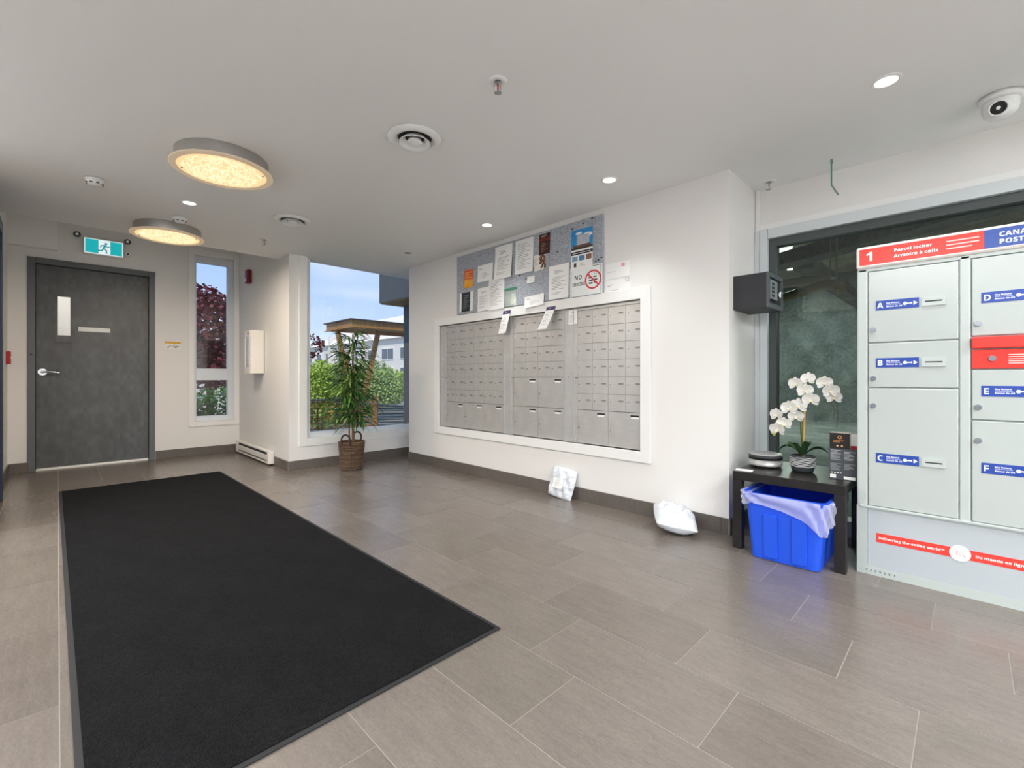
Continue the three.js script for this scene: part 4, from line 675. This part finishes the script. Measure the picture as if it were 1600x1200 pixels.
// ================================================================ BAMBOO PLANT IN A BASKET
{
  const b = thing('wicker_basket', 'brown woven wicker basket with two handles under the window', 'basket', [2.28, 0, -4.775]);
  const weave = []; const rows = 18;
  for (let k = 0; k < rows; k++) { const y = 0.012 + k * 0.0158, R = 0.108 + 0.022 * k / rows, pts = []; for (let i = 0; i < 96; i++) { const a = i / 96 * 6.2832, r = R + 0.005 * Math.sin(a * 16 + (k % 2) * Math.PI); pts.push(V(r * Math.cos(a), y + 0.0015 * Math.sin(a * 5 + k), r * Math.sin(a))); } weave.push(tube(pts, 0.0078, 96, 5, true)); }
  for (let k = 0; k < rows; k++) mesh('weave_row', weave[k], [M.wicker, M.wickerMid, M.wicker2][k % 3], b);
  for (let i = 0; i < 32; i++) { const a = (i + 0.25) / 32 * 6.2832; mesh('stake', tube([V(0.108 * Math.cos(a), 0, 0.108 * Math.sin(a)), V(0.119 * Math.cos(a), 0.15, 0.119 * Math.sin(a)), V(0.131 * Math.cos(a), 0.295, 0.131 * Math.sin(a))], 0.0042, 6, 5), M.wickerDark, b); }
  mesh('rim', new THREE.TorusGeometry(0.131, 0.0105, 8, 56).rotateX(Math.PI / 2).translate(0, 0.296, 0), M.wicker, b);
  mesh('lining', lathe([[0, 0.008], [0.1, 0.008], [0.122, 0.28]], 40), std(0x6a5340, 0.9, { side: THREE.DoubleSide }), b);
  for (const a of [-2.45, 0.7]) { const h = mesh('handle', tube([V(0, 0.28, -0.045), V(0.012, 0.35, -0.045), V(0.016, 0.385, -0.02), V(0.016, 0.385, 0.02), V(0.012, 0.35, 0.045), V(0, 0.28, 0.045)], 0.0095, 28, 8), M.wickerDark, b, [0.131 * Math.cos(a), 0, -0.131 * Math.sin(a)]); h.rotation.y = a; }
  const p = thing('bamboo_plant', 'tall artificial bamboo plant with slender dark leaves', 'plant', [2.28, 0.012, -4.775]);
  mesh('moss', at(cyl(0.112, 0.116, 0.02, 30), 0, 0.25, 0), M.soil, p);
  const stems = [[-0.03, 0.01, -0.05, 0.03, 1.28], [0.03, -0.012, 0.03, -0.02, 1.02], [0.0, 0.02, 0.0, 0.03, 1.46]], leaves = [[], [], []];
  const bladeGeo = (L, w) => { const g = new THREE.BufferGeometry(), pos = [], idx = [], N = 5; for (let i = 0; i <= N; i++) { const t = i / N, ww = w * Math.pow(Math.sin(Math.PI * Math.min(1, 0.1 + t * 0.9)), 0.8) * (1 - t * 0.3), dy = -0.35 * L * t * t; pos.push(-ww / 2, dy + 0.25 * ww, t * L, 0, dy, t * L, ww / 2, dy + 0.25 * ww, t * L); } for (let i = 0; i < N; i++) { const k = i * 3; idx.push(k, k + 3, k + 1, k + 1, k + 3, k + 4, k + 1, k + 4, k + 2, k + 2, k + 4, k + 5); } g.setAttribute('position', new THREE.Float32BufferAttribute(pos, 3)); g.setAttribute('uv', new THREE.Float32BufferAttribute(new Float32Array(pos.length / 3 * 2), 2)); g.setIndex(idx); g.computeVertexNormals(); return g; };
  for (const [x0, z0, x1, z1, H] of stems) {
    const P = (t) => V(x0 + (x1 - x0) * t, 0.24 + (H - 0.24) * t, z0 + (z1 - z0) * t);
    mesh('cane', tube([P(0), P(0.3), P(0.65), P(1)], 0.0095, 20, 8), M.bamboo, p);
    for (let y = 0.35; y < H; y += 0.13) { const q = P((y - 0.24) / (H - 0.24)); mesh('cane_node', at(cyl(0.0115, 0.0115, 0.006, 12), q.x, q.y, q.z), M.bambooNode, p); }
    for (let y = 0.44; y < H; y += 0.015) {
      const q = P((y - 0.24) / (H - 0.24)), a = rnd(0, 6.28), len = rnd(0.08, 0.33) * (1.1 - 0.55 * (y / 1.5)), e = V(q.x + Math.cos(a) * len, q.y + len * 0.35, q.z + Math.sin(a) * len);
      if (e.z < -0.28) e.z = -0.28;
      mesh('branch', tube([q, q.clone().lerp(e, 0.5).add(V(0, 0.012, 0)), e], 0.0018, 5, 4), M.stem, p);
      for (let k = 0; k < 5; k++) { const g = bladeGeo(rnd(0.1, 0.19), rnd(0.02, 0.031)), b2 = q.clone().lerp(e, 0.35 + 0.16 * k), ang = -a + Math.PI / 2 + rnd(-0.9, 0.9); g.rotateX(rnd(-0.5, 0.5)).rotateY(ang).translate(b2.x, b2.y, b2.z); g.computeBoundingBox(); if (g.boundingBox.min.z < -0.33) continue; leaves[Math.floor(Math.pow(rnd(), 1.5) * 2.6)].push(g); }
    }
  }
  let shown = 0;
  [M.leafDark, M.leafMid, M.leafPale].forEach((m, i) => { const rest = []; for (const g of leaves[i]) { if (shown < 300 && rnd() < 0.55) { mesh('leaf', g, m, p); shown++; } else rest.push(g); } if (rest.length) mesh('foliage', join(rest), m, p).userData.kind = 'stuff'; });
}

// ================================================================ PARKING GARAGE BEHIND THE GLASS
{
  struct('garage_floor', B(3.66, 13, -0.25, -0.02, -4.9, 4.5), M.concreteDark, 'dark concrete floor of the parking garage');
  struct('garage_ceiling', B(3.75, 13, 3.5, 3.75, -4.9, 4.5), M.concrete, 'concrete ceiling of the parking garage');
  struct('garage_wall', join(B(12.8, 13, -0.02, 3.5, -4.9, 4.5), B(3.75, 12.8, -0.02, 3.5, -4.9, -4.75), B(3.66, 12.8, -0.02, 3.5, 4.3, 4.5), B(3.661, 3.75, 2.33, 3.5, -1.075, 4.3), B(3.54, 3.75, -0.02, 3.5, -4.8, -1.08)), M.concreteDark, 'dark concrete walls of the parking garage');
  const beam = (x0, z0, x1, z1, w, y0, y1, label) => { const L = Math.hypot(x1 - x0, z1 - z0); single('concrete_beam', B(-L / 2, L / 2, 0, y1 - y0, -w / 2, w / 2), M.concreteDark, label, 'beam', [(x0 + x1) / 2, y0, (z0 + z1) / 2], -Math.atan2(z1 - z0, x1 - x0), 'garage beams'); };
  beam(8.75, -4.5, 5.9, 1.2, 0.3, 2.6, 2.78, 'slanting concrete beam crossing behind the garage glass');
  beam(7.75, -1.72, 12.75, -1.72, 0.26, 2.6, 2.78, 'straight concrete beam running back from the slanting beam');
  for (const [x0, x1, z0, z1, label] of [[3.9, 7.9, -4.6, 4.1, 'crinkled foil insulation sheet closest to the garage glass'], [7.95, 12.6, -4.6, 4.1, 'crinkled foil insulation sheet deep in the garage']]) {
    const q = new THREE.PlaneGeometry(x1 - x0, z1 - z0, 60, 90).rotateX(Math.PI / 2), p = q.attributes.position; for (let i = 0; i < p.count; i++) p.setY(i, 0.08 * (n32(p.getX(i) * 4 + 8, p.getZ(i) * 4 + 8) - 0.9) + 0.05 * (n64(p.getX(i) * 12 + 9, p.getZ(i) * 12 + 9) - 0.5)); q.computeVertexNormals();
    single('foil_insulation', join(uvm(q), B(-(x1 - x0) / 2, (x1 - x0) / 2, 0.03, 0.05, -(z1 - z0) / 2, (z1 - z0) / 2)), M.foil, label, 'insulation', [(x0 + x1) / 2, 3.44, (z0 + z1) / 2], 0, 'garage insulation sheets');
  }
  function pipe(pts, r, m, label) { const o = thing('garage_pipe', label, 'pipe', [0, 0, 0], 0, 'garage pipes'); mesh('run', tube(pts, r, 40, 14), m, o); for (const t of [0.3, 0.8]) { const q = new THREE.CatmullRomCurve3(pts).getPoint(t); mesh('hanger', join(at(cyl(0.01, 0.01, 3.34 - q.y, 8), q.x, (q.y + 3.34) / 2, q.z), at(cyl(r + 0.012, r + 0.012, 0.03, 16).rotateX(Math.PI / 2), q.x, q.y, q.z)), M.pipe, o); } }
  pipe([V(6.98, 2.25, -4.6), V(6.97, 2.25, -3), V(6.95, 2.25, -1.3), V(6.95, 2.2, -1.18)], 0.06, M.pipe, 'grey pipe hanging under the slanting garage beam');
  pipe([V(8.2, 2.06, -3.4), V(7.6, 2.08, -2.5), V(7.06, 2.1, -1.8), V(6.5, 2.1, -1.12), V(6.44, 2.02, -1.04)], 0.06, M.pipeTan, 'tan wrapped pipe below the straight grey pipe');
  for (const [x, z, label] of [[9.15, -2.38, 'white lit ceiling light in the garage, beside the slanting beam'], [10.6, -2.42, 'white lit ceiling light deep in the garage'], [6.2, 2.6, 'unseen ceiling light behind the locker, lights the garage']]) {  // the one behind the locker is out of view, placed to brighten the garage
    const l = thing('garage_light', label, 'light', [x, 3.3, z], 0.3, 'garage light fittings');
    mesh('housing', B(-0.5, 0.5, 0, 0.05, -0.2, 0.2, 0.01), M.white, l); mesh('diffuser', B(-0.48, 0.48, -0.02, 0.0, -0.18, 0.18, 0.005), glow(new THREE.Color(1, 0.98, 0.94), 2.4), l);
    const r = new THREE.RectAreaLight(new THREE.Color(1, 0.97, 0.92), GARAGE_TUBE * 3, 0.94, 0.34); r.position.set(0, -0.03, 0); r.rotation.x = -Math.PI / 2; l.add(r);
  }
}

// ================================================================ OUTSIDE
struct('ground', B(-40, 70, -0.6, -0.27, -110, -5.34).translate(0, -0.02, 0), M.ground, 'pale garden ground outside the windows');
struct('forecourt', B(-30, -2.82, -0.4, -0.03, -5.3, 30), std(0xc9c5bd, 0.9, { map: groundTex }), 'unseen pale paved forecourt outside the entrance, bounces daylight indoors');  // out of view, kept pale to bounce sunlight up to the lobby ceiling
function leafCloud(n, put, size, out) {
  const pos = new Float32Array(n * 18), nor = new Float32Array(n * 18), q = new THREE.Quaternion(), c = V(0, 0, 0), a = [V(-0.5, 0, 0), V(0, 0.08, 0.5), V(0, -0.02, -0.5), V(0.5, 0, 0)], v = V(0, 0, 0), nn = V(0, 1, 0);
  for (let i = 0; i < n; i++) {
    put(c, i); const s = size * rnd(0.6, 1.3); q.setFromEuler(new THREE.Euler(rnd(-1.2, 1.2), rnd(0, 6.28), rnd(-1.2, 1.2)));
    [0, 1, 2, 3, 2, 1].forEach((k, j) => { v.copy(a[k]).multiplyScalar(s).applyQuaternion(q).add(c); v.toArray(pos, i * 18 + j * 3); nn.set(k === 0 ? -0.2 : 0.2, 1, 0).normalize().applyQuaternion(q).toArray(nor, i * 18 + j * 3); });
  }
  const g = new THREE.BufferGeometry(); g.setAttribute('position', new THREE.BufferAttribute(pos, 3)); g.setAttribute('normal', new THREE.BufferAttribute(nor, 3)); g.setAttribute('uv', new THREE.BufferAttribute(new Float32Array(n * 12), 2)); return g;
}
function clumps(list) { let tot = 0; const w = list.map((e) => (tot += e[3] * e[4] * e[5])); return (c) => { const r = rnd(0, tot), e = list[w.findIndex((x) => x >= r)], a = rnd(0, 6.283), u = rnd(-1, 1), k = Math.pow(rnd(0.25, 1), 0.4), s = Math.sqrt(1 - u * u); c.set(e[0] + e[3] * k * s * Math.cos(a), e[1] + e[4] * k * u, e[2] + e[5] * k * s * Math.sin(a)); }; }
function tree(name, label, cat, pos, list, n, size, mats, trunk, group) {
  const t = thing(name, label, cat, pos, 0, group);
  if (trunk) { mesh('trunk', tube([V(0, -0.3, 0), V(0.05, trunk * 0.5, 0.03), V(-0.03, trunk, 0)], 0.08, 10, 8), M.bark, t); list.forEach((e, i) => i % 2 || mesh('limb', tube([V(-0.02, trunk * 0.7, 0), V(e[0] * 0.6, (trunk + e[1]) / 2 + 0.1, e[2] * 0.6), V(e[0], e[1], e[2])], 0.03, 8, 6), M.bark, t)); }
  mats.forEach((m, i) => { mesh(i ? 'leaves' : n < 4000 ? 'blossoms' : 'leaves', leafCloud(Math.floor(n / mats.length), clumps(list), size), m, t).userData.kind = 'stuff'; });
}
tree('maple_tree', 'dark red leaved maple tree outside the narrow window', 'tree', [2.55, -0.3, -12.9], [[0, 2.4, 0, 1.0, 0.95, 1.0], [-0.7, 1.9, 0.1, 0.9, 0.7, 0.9], [0.75, 2.0, -0.1, 0.9, 0.7, 0.9], [-0.15, 3.0, 0, 0.6, 0.55, 0.6], [1.5, 1.9, 0.2, 0.75, 0.5, 0.6], [2.15, 2.15, 0.3, 0.5, 0.36, 0.4], [0.1, 1.5, 0.3, 1.2, 0.5, 0.7]], 9000, 0.1, [M.maple], 1.6);
tree('hedge_bush', 'dense green hedge under the maple tree', 'hedge', [2.3, -0.29, -10.6], [[0, 0.5, 0, 0.9, 0.62, 0.4], [0.8, 0.5, 0.1, 0.8, 0.66, 0.4], [-0.8, 0.5, 0, 0.8, 0.6, 0.4]], 7000, 0.06, [M.hedge], 0);
tree('garden_shrub', 'bright yellow green shrub behind the lattice fence', 'shrub', [4.75, -0.29, -11.3], [[-0.2, 0.75, 0, 0.55, 0.75, 0.4], [0.4, 0.65, -0.3, 0.5, 0.6, 0.4], [-0.1, 1.35, -0.1, 0.34, 0.4, 0.3]], 5000, 0.065, [M.shrub], 0);
tree('garden_shrub', 'large grey green shrub behind the canopy post', 'shrub', [8.6, -0.29, -16.5], [[-0.9, 1.0, 0, 0.9, 0.85, 0.7], [0.2, 1.1, -0.2, 1.0, 0.95, 0.7], [1.0, 0.8, 0.1, 0.7, 0.6, 0.6], [-0.2, 0.5, 0.4, 1.5, 0.6, 0.6]], 9000, 0.08, [M.shrubGrey], 0);
tree('flower_bush', 'pale pink flowering bush near the slate grey wall', 'bush', [9.9, -0.29, -14.2], [[0, 0.45, 0, 0.7, 0.45, 0.5], [0.6, 0.4, 0.1, 0.5, 0.4, 0.4]], 3500, 0.06, [M.blossom, M.leafPale], 0);
tree('garden_shrub', 'row of low pale shrubs in front of the white townhouses', 'shrub', [15, -0.29, -33], [[-3, 0.9, 0, 2.2, 1.2, 1.2], [0, 1.0, -1, 2.4, 1.4, 1.2], [3, 0.9, 1, 2.2, 1.2, 1.2]], 7000, 0.16, [M.shrub], 0);
// lattice fence
{
  const f = thing('lattice_fence', 'brown wooden lattice fence panel below the large window', 'fence', [3.55, -0.29, -8.4]);
  for (let i = 0; i <= 18; i++) mesh('slat', B(-0.9 + i * 0.1, -0.878 + i * 0.1, 0.05, 0.86, -0.012, 0), M.cedar, f);
  for (let i = 0; i <= 8; i++) mesh('slat', B(-0.92, 0.92, 0.06 + i * 0.095, 0.082 + i * 0.095, 0, 0.012), M.cedar, f);
  mesh('top_rail', B(-0.95, 0.95, 0.86, 0.9, -0.03, 0.03, 0.004), M.slate, f); for (const x of [-0.97, 0.95]) mesh('post', B(x - 0.035, x + 0.035, 0, 0.92, -0.035, 0.035, 0.003), M.cedar, f);
}
// entrance canopy on V posts
{
  const c = thing('entry_canopy', 'tan steel canopy frame on slanting V posts', 'canopy', [5.5, -0.29, -13.14]);
  const y0 = 2.63, y1 = 2.83;
  mesh('fascia', B(0, 7, y0, y1, 1.58, 1.64, 0.004), M.canopy, c); mesh('fascia', B(0, 0.06, y0, y1, 0, 1.58, 0.004), M.canopy, c); mesh('fascia', B(0.06, 7, y0, y1, 0, 0.06, 0.004), M.canopy, c);
  mesh('roof_deck', B(-0.06, 7, y1, y1 + 0.025, -0.06, 1.7), M.slate, c); mesh('soffit', B(0.06, 7, y0 + 0.11, y0 + 0.13, 0.06, 1.58), M.soffit, c); mesh('lower_flange', B(-0.05, 0.03, y0 - 0.015, y0, -0.03, 1.66), M.canopy, c);
  const post = (a, b) => { const g = new THREE.BoxGeometry(0.11, a.distanceTo(b), 0.11), m = mesh('post', g, M.canopy, c); m.position.copy(a).add(b).multiplyScalar(0.5); m.quaternion.setFromUnitVectors(V(0, 1, 0), b.clone().sub(a).normalize()); };
  post(V(0.5, 0, 0.9), V(0.02, 2.62, 0.7)); post(V(0.52, 0, 0.95), V(0.95, 2.62, 1.3));
}
// slate building wing at the right of the garden window
{
  const s = thing('building_wing', 'slate grey overhanging building wing with a wood soffit', 'building', [4.2, -0.29, -7.68]);
  mesh('upper_volume', B(0, 1.5, 2.66, 4.6, 0, 2.3), M.slate, s); mesh('soffit', B(0.02, 1.5, 2.64, 2.66, 0.02, 2.3), M.soffit, s); mesh('parapet_cap', B(-0.03, 1.52, 3.24, 3.28, -0.03, 2.3), M.rail, s);
  mesh('lower_wall', B(0.42, 1.5, 0, 2.64, 0.15, 2.3), M.slate, s);
}
// sloping rail
{
  const r = thing('ramp_railing', 'dark slatted ramp railing sloping toward the slate wing', 'railing', [4.3, -0.29, -9.6]);
  for (let k = 0; k < 14; k++) { const y = 0.06 + k * 0.062; mesh('slat', tube([V(-0.05, Math.min(y, 0.86), 0), V(0.7, Math.min(y, 0.7), 0.35), V(1.6, Math.min(y, 0.6), 0.9)], 0.022, 14, 6), M.rail, r); if (y > 0.9) break; }
  for (const [x, z, h] of [[-0.05, 0, 0.92], [0.7, 0.35, 0.74], [1.6, 0.9, 0.64]]) mesh('post', B(x - 0.02, x + 0.02, 0, h, z - 0.02, z + 0.02), M.rail, r);
}
// townhouses far behind
{
  const t = thing('townhouse_row', 'row of white three storey townhouses beyond the garden', 'building', [34, -2, -72]);
  mesh('facade', B(0, 8, 0, 8.6, -22, 20), M.stucco, t);
  const roof = (z0, z1, y, h) => { const s = new THREE.Shape([new THREE.Vector2(-0.5, 0), new THREE.Vector2(8.5, 0), new THREE.Vector2(6, h), new THREE.Vector2(2.2, h)]); mesh('roof', new THREE.ExtrudeGeometry(s, { depth: z1 - z0, bevelEnabled: false }).translate(0, y, z0), M.roofPale, t); };
  roof(-22, -7, 8.6, 1.5); roof(-7, 5, 8.6, 2.9); roof(5, 20, 8.6, 3.6);
  for (const z of [-7, 5]) mesh('party_wall', B(-0.4, 8, 0, 10.2, z - 0.3, z + 0.3), M.stucco, t);
  for (const [z, w] of [[12.4, 3.4], [7.6, 2.2], [2, 2.2], [-3, 2], [-8.4, 1.6], [-12, 2], [-16.5, 2.2], [17, 2.4]]) for (const y of [2.8, 5.6]) { const f = mesh('window', B(-0.1, 0.05, y, y + 1.7, z - w / 2, z + w / 2), M.white, t); for (const s of [-1, 1]) mesh('pane', B(-0.13, -0.1, y + 0.12, y + 1.58, z + (s < 0 ? -w / 2 + 0.12 : 0.06), z + (s < 0 ? -0.06 : w / 2 - 0.12)), M.houseGlass, f); }
  const h = thing('garden_house', 'low white outbuilding behind the green hedge', 'building', [4.2, -0.29, -21]);
  mesh('wall', B(-2.5, 2.5, 0, 1.55, -2, 0), M.stucco, h); mesh('roof', B(-2.7, 2.7, 1.55, 1.72, -2.2, 0.25), M.roofPale, h); for (const x of [-1.2, 0.3, 1.6]) { const w = mesh('window', B(x, x + 0.8, 0.5, 1.25, 0, 0.04), M.white, h); mesh('pane', B(x + 0.06, x + 0.74, 0.56, 1.19, 0.04, 0.05), M.houseGlass, w); }
}

{
  const t = thing('unseen_building', 'unseen pale block across the forecourt, placed to grey the garage glass reflection', 'building', [-17, -0.03, -1]);  // block out of view, placed to tone the glass reflection and incoming daylight
  mesh('wall', B(-4, 0, 0, 6.5, -14, 14), std(0xcfcdc8, 0.9, { map: stuccoTex }), t);
  for (let z = -12.5; z < 13; z += 3.6) for (const y of [0.9, 3.9]) { const f = mesh('window', B(0, 0.08, y, y + 1.7, z, z + 2.2), M.white, t); mesh('pane', B(0.08, 0.1, y + 0.1, y + 1.6, z + 0.1, z + 2.1), M.houseGlass, f); }
}
scene.traverse((o) => { if (o.isMesh) { o.castShadow = true; o.receiveShadow = true; } });
renderer.render(scene, camera);
